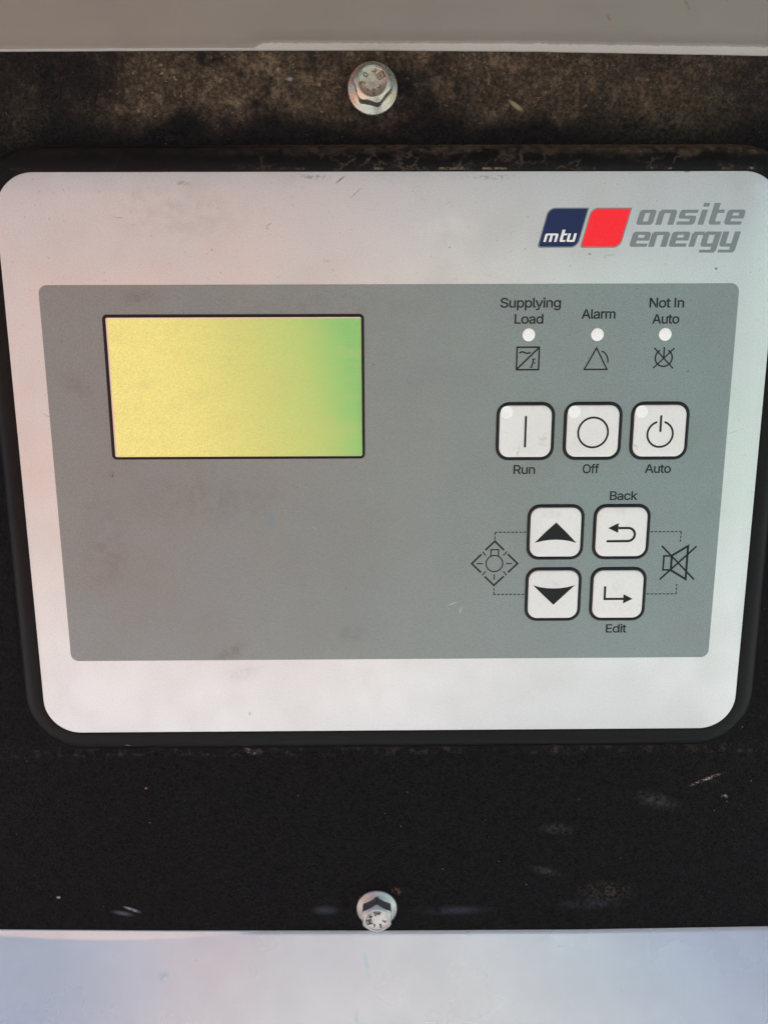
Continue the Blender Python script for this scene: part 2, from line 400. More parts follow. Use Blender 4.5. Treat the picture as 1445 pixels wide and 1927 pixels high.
def sweep(name, profile, u0, v0, u1, v1, r, mat, parent, n=14, cap=False, smooth=40, org=None, label=None):
    """profile [(d, h)]: loops of a rounded rectangle grown by d at height h"""
    vs = []; fs = []
    for d, h in profile:
        vs += [(p[0], p[1], h) for p in rr(u0 - d, v0 - d, u1 + d, v1 + d, max(.02, r + d), n)]
    k = 4 * (n + 1)
    for j in range(len(profile) - 1):
        for i in range(k):
            a_, b_ = j * k + i, j * k + (i + 1) % k
            fs.append((a_, b_, b_ + k, a_ + k))
    if cap: fs.append(tuple(range((len(profile) - 1) * k, len(profile) * k)))
    return mesh(name, vs, fs, mat, parent, org or ((u0 + u1) / 2, (v0 + v1) / 2, profile[0][1]), smooth, label)

# glyph outlines: advance width and contours of a grotesque face
GLYPHS = {'-':[.453,[[(.337,.244),(.337,.188),(.114,.188),(.114,.244)]]],'0':[.453,[[(.227,-.007),(.199,-.005),(.174,.001),(.151,.011),(.13,.024),(.111,.041),(.095,.062),(.08,.086),(.069,.113),(.06,.144),(.053,.178),(.049,.214),(.048,.254),(.049,.294),(.053,.33),(.06,.364),(.069,.395),(.081,.422),(.095,.447),(.112,.467),(.13,.484),(.151,.498),(.174,.508),(.2,.514),(.227,.516),(.254,.514),(.279,.508),(.302,.498),(.323,.484),(.342,.467),(.358,.447),(.372,.422),(.384,.395),(.393,.364),(.4,.33),(.404,.294),(.405,.254),(.404,.214),(.4,.178),(.393,.144),(.384,.113),(.373,.086),(.359,.062),(.342,.041),(.323,.024),(.302,.011),(.279,.001),(.254,-.005)],[(.227,.05),(.245,.051),(.261,.056),(.276,.063),(.29,.074),(.303,.087),(.313,.103),(.323,.122),(.33,.144),(.336,.168),(.34,.194),(.343,.223),(.344,.254),(.343,.285),(.34,.314),(.336,.341),(.33,.365),(.323,.387),(.313,.405),(.303,.422),(.29,.435),(.276,.446),(.261,.453),(.245,.458),(.227,.46),(.209,.458),(.192,.453),(.177,.446),(.163,.435),(.151,.422),(.14,.405),(.131,.387),(.123,.365),(.117,.341),(.113,.314),(.11,.285),(.109,.254),(.11,.223),(.113,.194),(.117,.168),(.123,.144),(.131,.122),(.14,.103),(.151,.087),(.163,.074),(.177,.063),(.192,.056),(.209,.051)]]],'2':[.453,[[(.064,.0),(.064,.047),(.234,.229),(.248,.243),(.261,.257),(.272,.27),(.282,.282),(.291,.294),(.299,.305),(.305,.316),(.311,.327),(.315,.337),(.318,.348),(.32,.36),(.32,.371),(.319,.385),(.317,.397),(.313,.408),(.308,.419),(.301,.428),(.293,.436),(.283,.443),(.273,.449),(.262,.454),(.25,.457),(.237,.459),(.224,.46),(.209,.459),(.196,.457),(.184,.453),(.172,.447),(.162,.441),(.153,.433),(.145,.424),(.139,.413),(.134,.402),(.13,.39),(.128,.376),(.127,.362),(.066,.362),(.067,.384),(.071,.405),(.077,.424),(.086,.442),(.098,.459),(.111,.473),(.126,.486),(.143,.496),(.162,.505),(.182,.511),(.203,.514),(.225,.516),(.247,.514),(.268,.511),(.288,.505),(.306,.497),(.323,.486),(.337,.474),(.35,.461),(.361,.445),(.37,.428),(.376,.411),(.38,.392),(.381,.372),(.38,.358),(.378,.345),(.375,.331),(.371,.318),(.365,.304),(.357,.29),(.347,.275),(.336,.259),(.322,.241),(.306,.223),(.288,.202),(.267,.18),(.153,.06),(.153,.057),(.389,.057),(.389,.0)]]],'7':[.453,[[(.097,.0),(.323,.448),(.323,.452),(.062,.452),(.062,.509),(.391,.509),(.391,.449),(.165,.0)]]],'A':[.48,[[(.016,.0),(.201,.509),(.276,.509),(.463,.0),(.395,.0),(.287,.302),(.282,.317),(.276,.334),(.27,.352),(.264,.372),(.257,.394),(.25,.42),(.241,.447),(.232,.478),(.245,.478),(.236,.447),(.228,.419),(.22,.393),(.213,.371),(.206,.351),(.201,.333),(.195,.317),(.191,.302),(.085,.0)],[(.11,.142),(.11,.199),(.37,.199),(.37,.142)]]],'B':[.456,[[(.06,.0),(.06,.509),(.241,.509),(.266,.508),(.289,.504),(.31,.499),(.329,.491),(.345,.481),(.359,.469),(.371,.456),(.381,.442),(.388,.426),(.394,.41),(.397,.392),(.398,.374),(.397,.358),(.395,.344),(.392,.331),(.387,.32),(.38,.31),(.373,.301),(.365,.293),(.356,.286),(.347,.28),(.336,.275),(.326,.27),(.315,.267),(.315,.262),(.327,.261),(.339,.257),(.351,.252),(.363,.245),(.374,.237),(.385,.227),(.394,.216),(.402,.203),(.409,.189),(.414,.173),(.417,.155),(.418,.136),(.417,.117),(.413,.1),(.408,.083),(.4,.067),(.39,.052),(.377,.039),(.362,.028),(.344,.018),(.324,.01),(.301,.004),(.275,.001),(.247,.0)],[(.125,.057),(.245,.057),(.272,.058),(.296,.063),(.315,.07),(.33,.08),(.341,.092),(.349,.105),(.354,.12),(.355,.137),(.355,.149),(.352,.161),(.348,.173),(.342,.184),(.335,.194),(.327,.203),(.317,.211),(.306,.218),(.293,.224),(.279,.228),(.264,.23),(.248,.231),(.125,.231)],[(.125,.285),(.238,.285),(.252,.286),(.265,.288),(.277,.291),(.288,.296),(.299,.302),(.308,.309),(.316,.317),(.323,.326),(.329,.337),(.333,.348),(.335,.359),(.336,.372),(.334,.388),(.33,.403),(.323,.417),(.313,.429),(.299,.439),(.283,.446),(.263,.45),(.24,.452),(.125,.452)]]],'E':[.419,[[(.06,.0),(.06,.509),(.372,.509),(.372,.452),(.125,.452),(.125,.286),(.355,.286),(.355,.229),(.125,.229),(.125,.057),(.375,.057),(.375,.0)]]],'I':[.3,[[(.031,.0),(.031,.057),(.118,.057),(.118,.452),(.031,.452),(.031,.509),(.269,.509),(.269,.452),(.183,.452),(.183,.057),(.269,.057),(.269,.0)]]],'L':[.393,[[(.06,.0),(.06,.509),(.125,.509),(.125,.057),(.361,.057),(.361,.0)]]],'N':[.523,[[(.06,.0),(.06,.509),(.136,.509),(.343,.183),(.347,.176),(.352,.169),(.357,.16),(.363,.151),(.369,.141),(.375,.13),(.381,.119),(.388,.107),(.394,.094),(.401,.082),(.407,.068),(.414,.055),(.405,.054),(.403,.068),(.402,.081),(.401,.095),(.401,.108),(.4,.121),(.4,.134),(.399,.146),(.399,.157),(.399,.195),(.399,.509),(.463,.509),(.463,.0),(.387,.0),(.202,.29),(.177,.331),(.171,.342),(.164,.354),(.156,.367),(.148,.381),(.108,.452),(.119,.454),(.122,.384),(.124,.328),(.125,.291),(.125,.0)]]],'O':[.533,[[(.267,-.007),(.235,-.005),(.205,.001),(.177,.011),(.15,.025),(.126,.042),(.105,.063),(.086,.088),(.07,.115),(.057,.146),(.048,.179),(.042,.215),(.04,.254),(.042,.293),(.048,.329),(.057,.362),(.07,.393),(.086,.421),(.105,.445),(.126,.466),(.15,.484),(.177,.498),(.205,.508),(.235,.514),(.267,.516),(.299,.514),(.329,.508),(.357,.498),(.384,.484),(.408,.466),(.429,.445),(.448,.421),(.464,.393),(.477,.362),(.486,.329),(.491,.293),(.493,.254),(.491,.215),(.486,.179),(.477,.146),(.464,.115),(.448,.088),(.429,.063),(.408,.042),(.384,.025),(.357,.011),(.329,.001),(.299,-.005)],[(.267,.053),(.289,.054),(.31,.059),(.33,.066),(.349,.076),(.367,.089),(.383,.105),(.396,.123),(.408,.144),(.418,.168),(.425,.194),(.429,.223),(.43,.254),(.429,.286),(.425,.314),(.418,.341),(.408,.365),(.396,.386),(.383,.404),(.367,.42),(.349,.433),(.33,.443),(.31,.45),(.289,.454),(.267,.456),(.245,.454),(.223,.45),(.203,.443),(.184,.433),(.167,.42),(.151,.404),(.137,.385),(.125,.364),(.116,.34),(.109,.314),(.105,.285),(.103,.254),(.105,.223),(.109,.194),(.116,.168),(.125,.144),(.137,.123),(.151,.105),(.167,.089),(.184,.076),(.203,.066),(.223,.059),(.245,.054)]]],'R':[.449,[[(.06,.0),(.06,.509),(.236,.509),(.264,.507),(.29,.504),(.313,.497),(.333,.489),(.351,.478),(.367,.465),(.38,.45),(.39,.433),(.399,.415),(.405,.395),(.408,.374),(.409,.352),(.408,.33),(.405,.309),(.399,.29),(.39,.271),(.38,.255),(.367,.24),(.351,.228),(.333,.217),(.312,.209),(.289,.203),(.264,.199),(.236,.198),(.096,.198),(.096,.255),(.234,.255),(.252,.256),(.269,.258),(.284,.262),(.298,.267),(.309,.273),(.319,.281),(.327,.29),(.334,.3),(.339,.312),(.342,.324),(.344,.338),(.345,.352),(.344,.367),(.342,.38),(.339,.393),(.334,.405),(.327,.415),(.319,.425),(.309,.433),(.298,.44),(.284,.445),(.269,.449),(.252,.451),(.233,.452),(.125,.452),(.125,.0)],[(.353,.0),(.23,.229),(.303,.229),(.428,.0)]]],'S':[.447,[[(.224,-.009),(.197,-.008),(.172,-.004),(.149,.001),(.128,.009),(.108,.019),(.091,.031),(.076,.045),(.064,.06),(.054,.077),(.046,.096),(.041,.115),(.038,.137),(.104,.137),(.107,.123),(.11,.11),(.116,.098),(.123,.088),(.132,.079),(.142,.071),(.154,.064),(.166,.059),(.18,.055),(.194,.052),(.209,.05),(.224,.049),(.241,.05),(.257,.052),(.272,.055),(.286,.06),(.299,.066),(.311,.074),(.321,.082),(.329,.092),(.336,.102),(.341,.114),(.345,.126),(.346,.139),(.345,.151),(.342,.161),(.338,.171),(.332,.179),(.325,.186),(.316,.193),(.307,.199),(.296,.205),(.284,.209),(.272,.214),(.259,.218),(.245,.222),(.184,.239),(.154,.249),(.128,.26),(.105,.274),(.086,.289),(.071,.307),(.06,.326),(.054,.348),(.052,.372),(.053,.393),(.058,.413),(.065,.431),(.075,.448),(.087,.463),(.102,.476),(.119,.488),(.138,.498),(.158,.506),(.18,.511),(.203,.514),(.227,.516),(.252,.514),(.275,.511),(.296,.505),(.316,.498),(.334,.488),(.351,.476),(.365,.463),(.377,.449),(.387,.433),(.394,.415),(.399,.397),(.401,.378),(.337,.378),(.334,.396),(.326,.412),(.316,.426),(.302,.437),(.286,.447),(.267,.453),(.247,.457),(.225,.459),(.209,.458),(.194,.456),(.18,.452),(.167,.448),(.156,.442),(.145,.435),(.136,.427),(.129,.418),(.123,.409),(.118,.398),(.116,.387),(.115,.376),(.116,.363),(.119,.352),(.124,.342),(.131,.334),(.139,.326),(.148,.319),(.158,.313),(.169,.308),(.18,.304),(.191,.3),(.202,.296),(.212,.293),(.264,.279),(.276,.276),(.287,.272),(.299,.268),(.312,.264),(.324,.258),(.336,.252),(.347,.245),(.359,.238),(.369,.229),(.379,.22),(.387,.209),(.395,.198),(.401,.185),(.405,.171),(.407,.155),(.408,.139),(.407,.118),(.403,.099),(.396,.081),(.386,.064),(.374,.048),(.36,.034),(.343,.021),(.323,.011),(.302,.002),(.278,-.004),(.252,-.008)]]],'a':[.389,[[(.16,-.009),(.142,-.008),(.126,-.005),(.11,-.001),(.094,.005),(.08,.012),(.068,.022),(.057,.032),(.048,.045),(.04,.058),(.035,.073),(.031,.09),(.03,.108),(.031,.123),(.034,.138),(.038,.15),(.043,.161),(.05,.171),(.058,.179),(.067,.187),(.078,.193),(.089,.199),(.1,.203),(.112,.207),(.125,.211),(.138,.213),(.152,.216),(.165,.218),(.178,.22),(.234,.227),(.244,.228),(.252,.23),(.259,.232),(.265,.235),(.27,.238),(.273,.243),(.275,.248),(.276,.255),(.276,.257),(.275,.268),(.273,.279),(.271,.288),(.267,.297),(.262,.304),(.256,.311),(.248,.317),(.24,.322),(.23,.326),(.22,.329),(.208,.33),(.196,.331),(.183,.33),(.171,.329),(.159,.326),(.149,.322),(.14,.318),(.132,.313),(.124,.307),(.118,.301),(.112,.294),(.107,.288),(.103,.281),(.1,.274),(.041,.291),(.048,.308),(.057,.322),(.067,.335),(.079,.346),(.091,.355),(.104,.364),(.118,.37),(.133,.375),(.148,.379),(.163,.382),(.179,.384),(.194,.384),(.204,.384),(.215,.383),(.227,.382),(.239,.379),(.251,.376),(.263,.372),(.275,.367),(.286,.36),(.296,.353),(.306,.343),(.315,.333),(.322,.32),(.329,.306),(.333,.29),(.336,.272),(.337,.251),(.337,.0),(.277,.0),(.277,.052),(.272,.052),(.269,.045),(.264,.038),(.258,.032),(.252,.025),(.244,.018),(.236,.012),(.226,.006),(.215,.001),(.203,-.003),(.19,-.006),(.176,-.008)],[(.17,.045),(.187,.046),(.202,.049),(.216,.053),(.228,.059),(.239,.066),(.248,.074),(.257,.083),(.263,.093),(.269,.104),(.272,.115),(.275,.126),(.276,.138),(.276,.19),(.273,.188),(.27,.186),(.265,.184),(.259,.182),(.253,.18),(.246,.179),(.239,.177),(.231,.176),(.2,.171),(.175,.168),(.165,.166),(.154,.164),(.144,.162),(.134,.159),(.125,.155),(.117,.15),(.11,.145),(.103,.139),(.098,.132),(.095,.124),(.093,.115),(.092,.105),(.092,.095),(.094,.087),(.098,.079),(.102,.072),(.107,.066),(.114,.061),(.121,.056),(.13,.052),(.139,.049),(.149,.047),(.159,.046)]]],'c':[.396,[[(.207,-.008),(.182,-.007),(.159,-.002),(.137,.006),(.117,.016),(.098,.03),(.082,.046),(.068,.064),(.056,.085),(.046,.108),(.04,.133),(.036,.159),(.034,.187),(.036,.216),(.04,.243),(.046,.268),(.056,.291),(.068,.312),(.082,.33),(.098,.346),(.117,.36),(.137,.371),(.159,.378),(.182,.383),(.207,.384),(.221,.384),(.234,.383),(.247,.38),(.26,.377),(.272,.373),(.284,.368),(.295,.362),(.305,.356),(.315,.349),(.324,.341),(.332,.332),(.34,.322),(.347,.312),(.353,.301),(.358,.289),(.362,.277),(.303,.262),(.301,.269),(.298,.276),(.294,.283),(.29,.289),(.286,.295),(.281,.301),(.276,.306),(.27,.311),(.264,.315),(.257,.319),(.25,.322),(.242,.325),(.234,.327),(.226,.329),(.217,.329),(.207,.33),(.189,.329),(.173,.325),(.158,.319),(.145,.31),(.134,.3),(.124,.287),(.115,.274),(.108,.258),(.103,.242),(.099,.224),(.097,.206),(.096,.187),(.097,.169),(.099,.151),(.103,.134),(.108,.117),(.115,.102),(.124,.089),(.134,.076),(.145,.066),(.158,.057),(.173,.051),(.189,.048),(.207,.046),(.217,.047),(.226,.048),(.234,.049),(.243,.052),(.25,.054),(.258,.058),(.264,.062),(.271,.066),(.277,.071),(.282,.076),(.287,.082),(.292,.089),(.296,.095),(.299,.102),(.302,.11),(.304,.117),(.363,.102),(.359,.09),(.354,.078),(.348,.067),(.341,.056),(.334,.046),(.325,.037),(.316,.029),(.306,.021),(.296,.015),(.285,.009),(.273,.004),(.261,-.001),(.248,-.004),(.235,-.006),(.221,-.008)]]],'d':[.424,[[(.195,-.008),(.172,-.007),(.151,-.002),(.13,.005),(.111,.016),(.094,.029),(.079,.045),(.066,.064),(.055,.084),(.046,.108),(.039,.133),(.035,.16),(.034,.189),(.035,.218),(.039,.245),(.046,.27),(.055,.293),(.066,.313),(.079,.332),(.095,.347),(.112,.361),(.131,.371),(.151,.378),(.173,.383),(.196,.384),(.213,.384),(.228,.381),(.241,.378),(.253,.373),(.263,.367),(.272,.36),(.28,.353),(.287,.346),(.293,.338),(.298,.331),(.303,.325),(.306,.319),(.311,.319),(.311,.509),(.372,.509),(.372,.0),(.313,.0),(.313,.059),(.307,.059),(.303,.053),(.298,.046),(.293,.039),(.287,.031),(.28,.024),(.272,.017),(.263,.01),(.252,.004),(.241,-.001),(.227,-.005),(.212,-.007)],[(.205,.047),(.221,.048),(.236,.051),(.25,.057),(.263,.065),(.274,.075),(.284,.086),(.293,.1),(.299,.115),(.305,.132),(.309,.15),(.311,.169),(.312,.189),(.311,.21),(.309,.229),(.305,.247),(.3,.263),(.293,.278),(.284,.291),(.275,.302),(.263,.312),(.251,.32),(.237,.325),(.221,.329),(.205,.33),(.187,.329),(.172,.325),(.157,.319),(.145,.311),(.133,.301),(.124,.29),(.115,.276),(.108,.261),(.103,.245),(.099,.227),(.097,.209),(.096,.189),(.097,.17),(.099,.151),(.103,.133),(.109,.117),(.115,.101),(.124,.088),(.134,.076),(.145,.066),(.158,.057),(.172,.051),(.188,.048)]]],'f':[.254,[[(.228,.379),(.228,.327),(.006,.327),(.006,.379)],[(.081,.0),(.081,.432),(.082,.447),(.084,.461),(.089,.474),(.096,.486),(.104,.496),(.113,.505),(.124,.513),(.135,.519),(.148,.524),(.161,.527),(.174,.529),(.187,.53),(.197,.53),(.207,.529),(.215,.528),(.222,.527),(.229,.525),(.234,.524),(.239,.522),(.243,.521),(.227,.468),(.215,.472),(.211,.473),(.206,.473),(.2,.474),(.195,.474),(.182,.473),(.171,.47),(.162,.466),(.154,.46),(.149,.452),(.145,.443),(.142,.431),(.142,.419),(.142,.0)]]],'g':[.425,[[(.207,-.151),(.187,-.15),(.168,-.148),(.15,-.144),(.134,-.14),(.119,-.134),(.105,-.127),(.093,-.119),(.082,-.11),(.073,-.101),(.064,-.091),(.057,-.08),(.051,-.069),(.101,-.041),(.106,-.047),(.11,-.053),(.116,-.059),(.122,-.066),(.128,-.072),(.136,-.078),(.145,-.083),(.154,-.088),(.165,-.092),(.178,-.095),(.192,-.097),(.207,-.097),(.229,-.096),(.249,-.092),(.267,-.085),(.282,-.075),(.295,-.062),(.304,-.047),(.31,-.028),(.311,-.006),(.311,.068),(.306,.068),(.302,.062),(.298,.056),(.293,.049),(.287,.041),(.28,.034),(.272,.028),(.263,.021),(.252,.016),(.241,.011),(.227,.008),(.212,.005),(.195,.005),(.173,.006),(.152,.01),(.132,.017),(.113,.027),(.095,.039),(.08,.053),(.067,.071),(.055,.09),(.046,.112),(.039,.136),(.035,.163),(.034,.191),(.035,.22),(.039,.246),(.046,.271),(.055,.293),(.066,.314),(.08,.332),(.095,.347),(.112,.361),(.131,.371),(.152,.378),(.173,.383),(.196,.384),(.213,.384),(.228,.382),(.242,.378),(.253,.373),(.264,.367),(.273,.36),(.281,.353),(.288,.346),(.294,.338),(.299,.331),(.304,.325),(.308,.319),(.313,.319),(.313,.379),(.372,.379),(.372,-.009),(.371,-.032),(.367,-.054),(.36,-.073),(.35,-.09),(.338,-.104),(.324,-.117),(.308,-.127),(.291,-.136),(.271,-.142),(.251,-.147),(.229,-.15)],[(.205,.059),(.222,.06),(.237,.063),(.251,.068),(.264,.075),(.275,.084),(.285,.095),(.293,.107),(.3,.121),(.305,.137),(.309,.154),(.312,.172),(.312,.193),(.312,.212),(.309,.231),(.305,.248),(.3,.264),(.293,.278),(.285,.291),(.275,.303),(.264,.312),(.251,.32),(.237,.325),(.222,.329),(.205,.33),(.188,.329),(.172,.325),(.158,.32),(.145,.312),(.134,.302),(.124,.29),(.115,.277),(.109,.262),(.103,.246),(.099,.229),(.097,.212),(.096,.193),(.097,.173),(.099,.155),(.103,.138),(.109,.123),(.116,.108),(.124,.096),(.134,.085),(.145,.076),(.158,.068),(.172,.063),(.188,.06)]]],'i':[.167,[[(.053,.0),(.053,.379),(.114,.379),(.114,.0)],[(.084,.443),(.075,.444),(.067,.446),(.06,.449),(.054,.455),(.048,.461),(.044,.468),(.042,.475),(.041,.483),(.042,.491),(.044,.499),(.048,.506),(.054,.512),(.06,.517),(.067,.521),(.075,.523),(.084,.524),(.092,.523),(.1,.521),(.107,.517),(.114,.512),(.119,.506),(.123,.499),(.126,.491),(.126,.483),(.126,.475),(.123,.468),(.119,.461),(.114,.455),(.107,.449),(.1,.446),(.092,.444)]]],'k':[.381,[[(.11,.137),(.11,.212),(.121,.212),(.284,.379),(.36,.379),(.184,.199),(.177,.199)],[(.053,.0),(.053,.509),(.114,.509),(.114,.0)],[(.294,.0),(.148,.186),(.191,.229),(.372,.0)]]],'l':[.189,[[(.139,-.002),(.119,-.001),(.101,.003),(.086,.01),(.074,.02),(.065,.033),(.058,.047),(.054,.065),(.053,.084),(.053,.509),(.114,.509),(.114,.099),(.114,.087),(.115,.077),(.117,.068),(.12,.062),(.124,.058),(.13,.054),(.137,.053),(.146,.052),(.16,.053),(.17,.054),(.181,.003),(.162,-.001),(.156,-.002),(.151,-.002),(.145,-.002)]]],'m':[.61,[[(.053,.0),(.053,.379),(.112,.379),(.112,.295),(.108,.295),(.112,.31),(.118,.323),(.125,.335),(.132,.346),(.141,.355),(.151,.363),(.161,.37),(.172,.376),(.183,.38),(.195,.384),(.207,.386),(.219,.386),(.239,.385),(.257,.38),(.273,.372),(.287,.361),(.299,.347),(.309,.331),(.316,.314),(.321,.295),(.312,.295),(.317,.308),(.322,.321),(.329,.332),(.337,.343),(.347,.353),(.357,.361),(.368,.369),(.381,.375),(.394,.38),(.407,.383),(.422,.385),(.437,.386),(.453,.385),(.468,.383),(.483,.378),(.497,.372),(.51,.364),(.522,.354),(.532,.342),(.541,.328),(.548,.313),(.553,.296),(.556,.276),(.557,.255),(.557,.0),(.496,.0),(.496,.254),(.494,.273),(.49,.289),(.483,.302),(.473,.313),(.46,.321),(.447,.326),(.433,.329),(.419,.33),(.406,.33),(.395,.328),(.384,.324),(.374,.32),(.365,.314),(.358,.307),(.351,.299),(.345,.29),(.341,.28),(.338,.27),(.336,.259),(.335,.247),(.335,.0),(.274,.0),(.274,.26),(.273,.275),(.269,.288),(.262,.301),(.253,.311),(.242,.32),(.229,.326),(.215,.329),(.199,.33),(.188,.33),(.178,.328),(.168,.325),(.158,.32),(.148,.314),(.14,.307),(.132,.299),(.126,.289),(.121,.278),(.117,.266),(.114,.253),(.114,.238),(.114,.0)]]],'n':[.41,[[(.114,.227),(.114,.0),(.053,.0),(.053,.379),(.112,.379),(.112,.287),(.102,.287),(.112,.312),(.124,.332),(.137,.349),(.152,.362),(.169,.372),(.187,.379),(.207,.383),(.227,.384),(.246,.383),(.264,.38),(.28,.376),(.295,.369),(.309,.36),(.321,.349),(.332,.336),(.341,.321),(.348,.304),(.353,.285),(.356,.264),(.357,.24),(.357,.0),(.296,.0),(.296,.235),(.295,.256),(.29,.275),(.283,.291),(.273,.304),(.26,.315),(.246,.323),(.229,.328),(.21,.329),(.197,.328),(.184,.326),(.172,.322),(.161,.317),(.15,.311),(.141,.303),(.133,.293),(.126,.283),(.121,.271),(.117,.257),(.114,.243)]]],'o':[.415,[[(.207,-.008),(.182,-.007),(.159,-.002),(.137,.006),(.117,.016),(.098,.03),(.082,.046),(.068,.064),(.056,.085),(.046,.108),(.04,.133),(.036,.159),(.034,.187),(.036,.216),(.04,.243),(.046,.268),(.056,.291),(.068,.312),(.082,.33),(.098,.346),(.117,.36),(.137,.371),(.159,.378),(.182,.383),(.207,.384),(.233,.383),(.256,.378),(.278,.371),(.299,.36),(.317,.346),(.333,.33),(.347,.312),(.359,.291),(.369,.268),(.376,.243),(.38,.216),(.381,.187),(.38,.159),(.376,.133),(.369,.108),(.359,.085),(.347,.064),(.333,.046),(.317,.03),(.299,.016),(.278,.006),(.256,-.002),(.233,-.007)],[(.207,.046),(.226,.048),(.242,.051),(.257,.057),(.27,.066),(.282,.076),(.292,.089),(.3,.102),(.307,.117),(.312,.134),(.316,.151),(.318,.169),(.319,.187),(.318,.206),(.316,.224),(.312,.242),(.307,.258),(.3,.274),(.292,.287),(.282,.3),(.27,.31),(.257,.319),(.242,.325),(.226,.329),(.207,.33),(.189,.329),(.173,.325),(.158,.319),(.145,.31),(.134,.3),(.124,.287),(.115,.274),(.108,.258),(.103,.242),(.099,.224),(.097,.206),(.096,.187),(.097,.169),(.099,.151),(.103,.134),(.108,.117),(.115,.102),(.124,.089),(.134,.076),(.145,.066),(.158,.057),(.173,.051),(.189,.048)]]],'p':[.424,[[(.053,-.143),(.053,.379),(.112,.379),(.112,.319),(.118,.319),(.122,.325),(.126,.331),(.131,.338),(.137,.346),(.144,.353),(.152,.36),(.161,.367),(.171,.373),(.183,.378),(.197,.381),(.212,.384),(.229,.384),(.252,.383),(.274,.378),(.294,.371),(.313,.361),(.33,.347),(.345,.332),(.359,.313),(.37,.293),(.379,.27),(.385,.245),(.389,.218),(.39,.189),(.389,.16),(.385,.133),(.379,.108),(.37,.084),(.359,.064),(.346,.045),(.33,.029),(.313,.016),(.294,.005),(.274,-.002),(.252,-.007),(.229,-.008),(.213,-.007),(.198,-.005),(.184,-.001),(.173,.004),(.162,.01),(.153,.017),(.145,.024),(.138,.031),(.132,.039),(.127,.046),(.122,.053),(.118,.059),(.114,.059),(.114,-.143)],[(.22,.047),(.237,.048),(.253,.051),(.267,.057),(.279,.066),(.291,.076),(.301,.088),(.309,.101),(.316,.117),(.321,.133),(.325,.151),(.327,.17),(.328,.189),(.327,.209),(.325,.227),(.321,.245),(.316,.261),(.309,.276),(.301,.29),(.291,.301),(.28,.311),(.267,.319),(.253,.325),(.237,.329),(.22,.33),(.203,.329),(.188,.325),(.174,.32),(.161,.312),(.15,.302),(.14,.291),(.132,.278),(.125,.263),(.12,.247),(.116,.229),(.113,.21),(.113,.189),(.113,.169),(.116,.15),(.12,.132),(.125,.115),(.132,.1),(.14,.086),(.15,.075),(.162,.065),(.174,.057),(.188,.051),(.204,.048)]]],'r':[.259,[[(.053,.0),(.053,.379),(.112,.379),(.112,.321),(.115,.321),(.122,.335),(.13,.347),(.14,.358),(.152,.367),(.166,.375),(.181,.38),(.196,.384),(.213,.385),(.229,.384),(.243,.384),(.243,.322),(.23,.324),(.224,.325),(.219,.325),(.213,.326),(.207,.326),(.194,.325),(.182,.323),(.17,.319),(.159,.315),(.149,.309),(.14,.301),(.132,.293),(.126,.284),(.121,.273),(.117,.262),(.114,.25),(.114,.237),(.114,.0)]]],'t':[.227,[[(.204,.379),(.204,.327),(.006,.327),(.006,.379)],[(.065,.471),(.126,.471),(.126,.098),(.127,.086),(.128,.076),(.132,.068),(.136,.061),(.142,.056),(.15,.053),(.159,.051),(.17,.05),(.185,.051),(.202,.054),(.213,.002),(.208,.0),(.203,-.001),(.198,-.002),(.192,-.003),(.186,-.003),(.18,-.004),(.174,-.004),(.168,-.004),(.145,-.003),(.125,.002),(.107,.01),(.092,.021),(.08,.035),(.072,.052),(.067,.071),(.065,.093)]]],'u':[.41,[[(.182,-.005),(.164,-.004),(.146,-.001),(.13,.004),(.115,.011),(.101,.02),(.089,.031),(.078,.044),(.069,.059),(.062,.076),(.057,.095),(.054,.116),(.053,.139),(.053,.379),(.114,.379),(.114,.144),(.115,.123),(.119,.105),(.127,.089),(.137,.075),(.15,.064),(.164,.056),(.181,.052),(.2,.05),(.213,.051),(.226,.053),(.238,.057),(.249,.062),(.259,.069),(.268,.077),(.276,.086),(.283,.097),(.289,.109),(.293,.122),(.295,.137),(.296,.153),(.296,.379),(.357,.379),(.357,.0),(.298,.0),(.298,.092),(.307,.092),(.297,.067),(.286,.047),(.272,.03),(.257,.017),(.24,.007),(.222,.0),(.203,-.004)]]],'y':[.389,[[(.047,-.139),(.061,-.086),(.071,-.087),(.08,-.089),(.088,-.09),(.096,-.09),(.104,-.089),(.111,-.087),(.118,-.084),(.124,-.08),(.13,-.074),(.136,-.067),(.141,-.058),(.146,-.048),(.151,-.036),(.163,-.001),(.017,.379),(.084,.379),(.165,.155),(.171,.138),(.177,.121),(.182,.104),(.187,.087),(.191,.07),(.196,.053),(.201,.037),(.206,.021),(.184,.021),(.188,.037),(.193,.053),(.198,.07),(.202,.087),(.207,.104),(.212,.121),(.218,.138),(.224,.155),(.305,.379),(.371,.379),(.204,-.058),(.198,-.072),(.191,-.085),(.184,-.097),(.177,-.107),(.168,-.116),(.159,-.124),(.15,-.13),(.139,-.136),(.128,-.14),(.117,-.143),(.104,-.145),(.091,-.145),(.084,-.145),(.077,-.145),(.071,-.144),(.065,-.143),(.059,-.142),(.054,-.141),(.051,-.14)]]]}

def contours(loops):
    """sort a glyph's contours into outers with their holes"""
    main = max(loops, key=lambda L: abs(area(L))); sg = area(main) > 0
    outs = [[L] for L in loops if (area(L) > 0) == sg]
    for L in loops:
        if (area(L) > 0) != sg:
            best = None
            for o in outs:
                us = [p[0] for p in o[0]]; vs = [p[1] for p in o[0]]
                if min(us) < L[0][0] < max(us) and min(vs) < L[0][1] < max(vs):
                    if best is None or abs(area(o[0])) < abs(area(best[0])): best = o
            if best: best.append(L)
    return outs

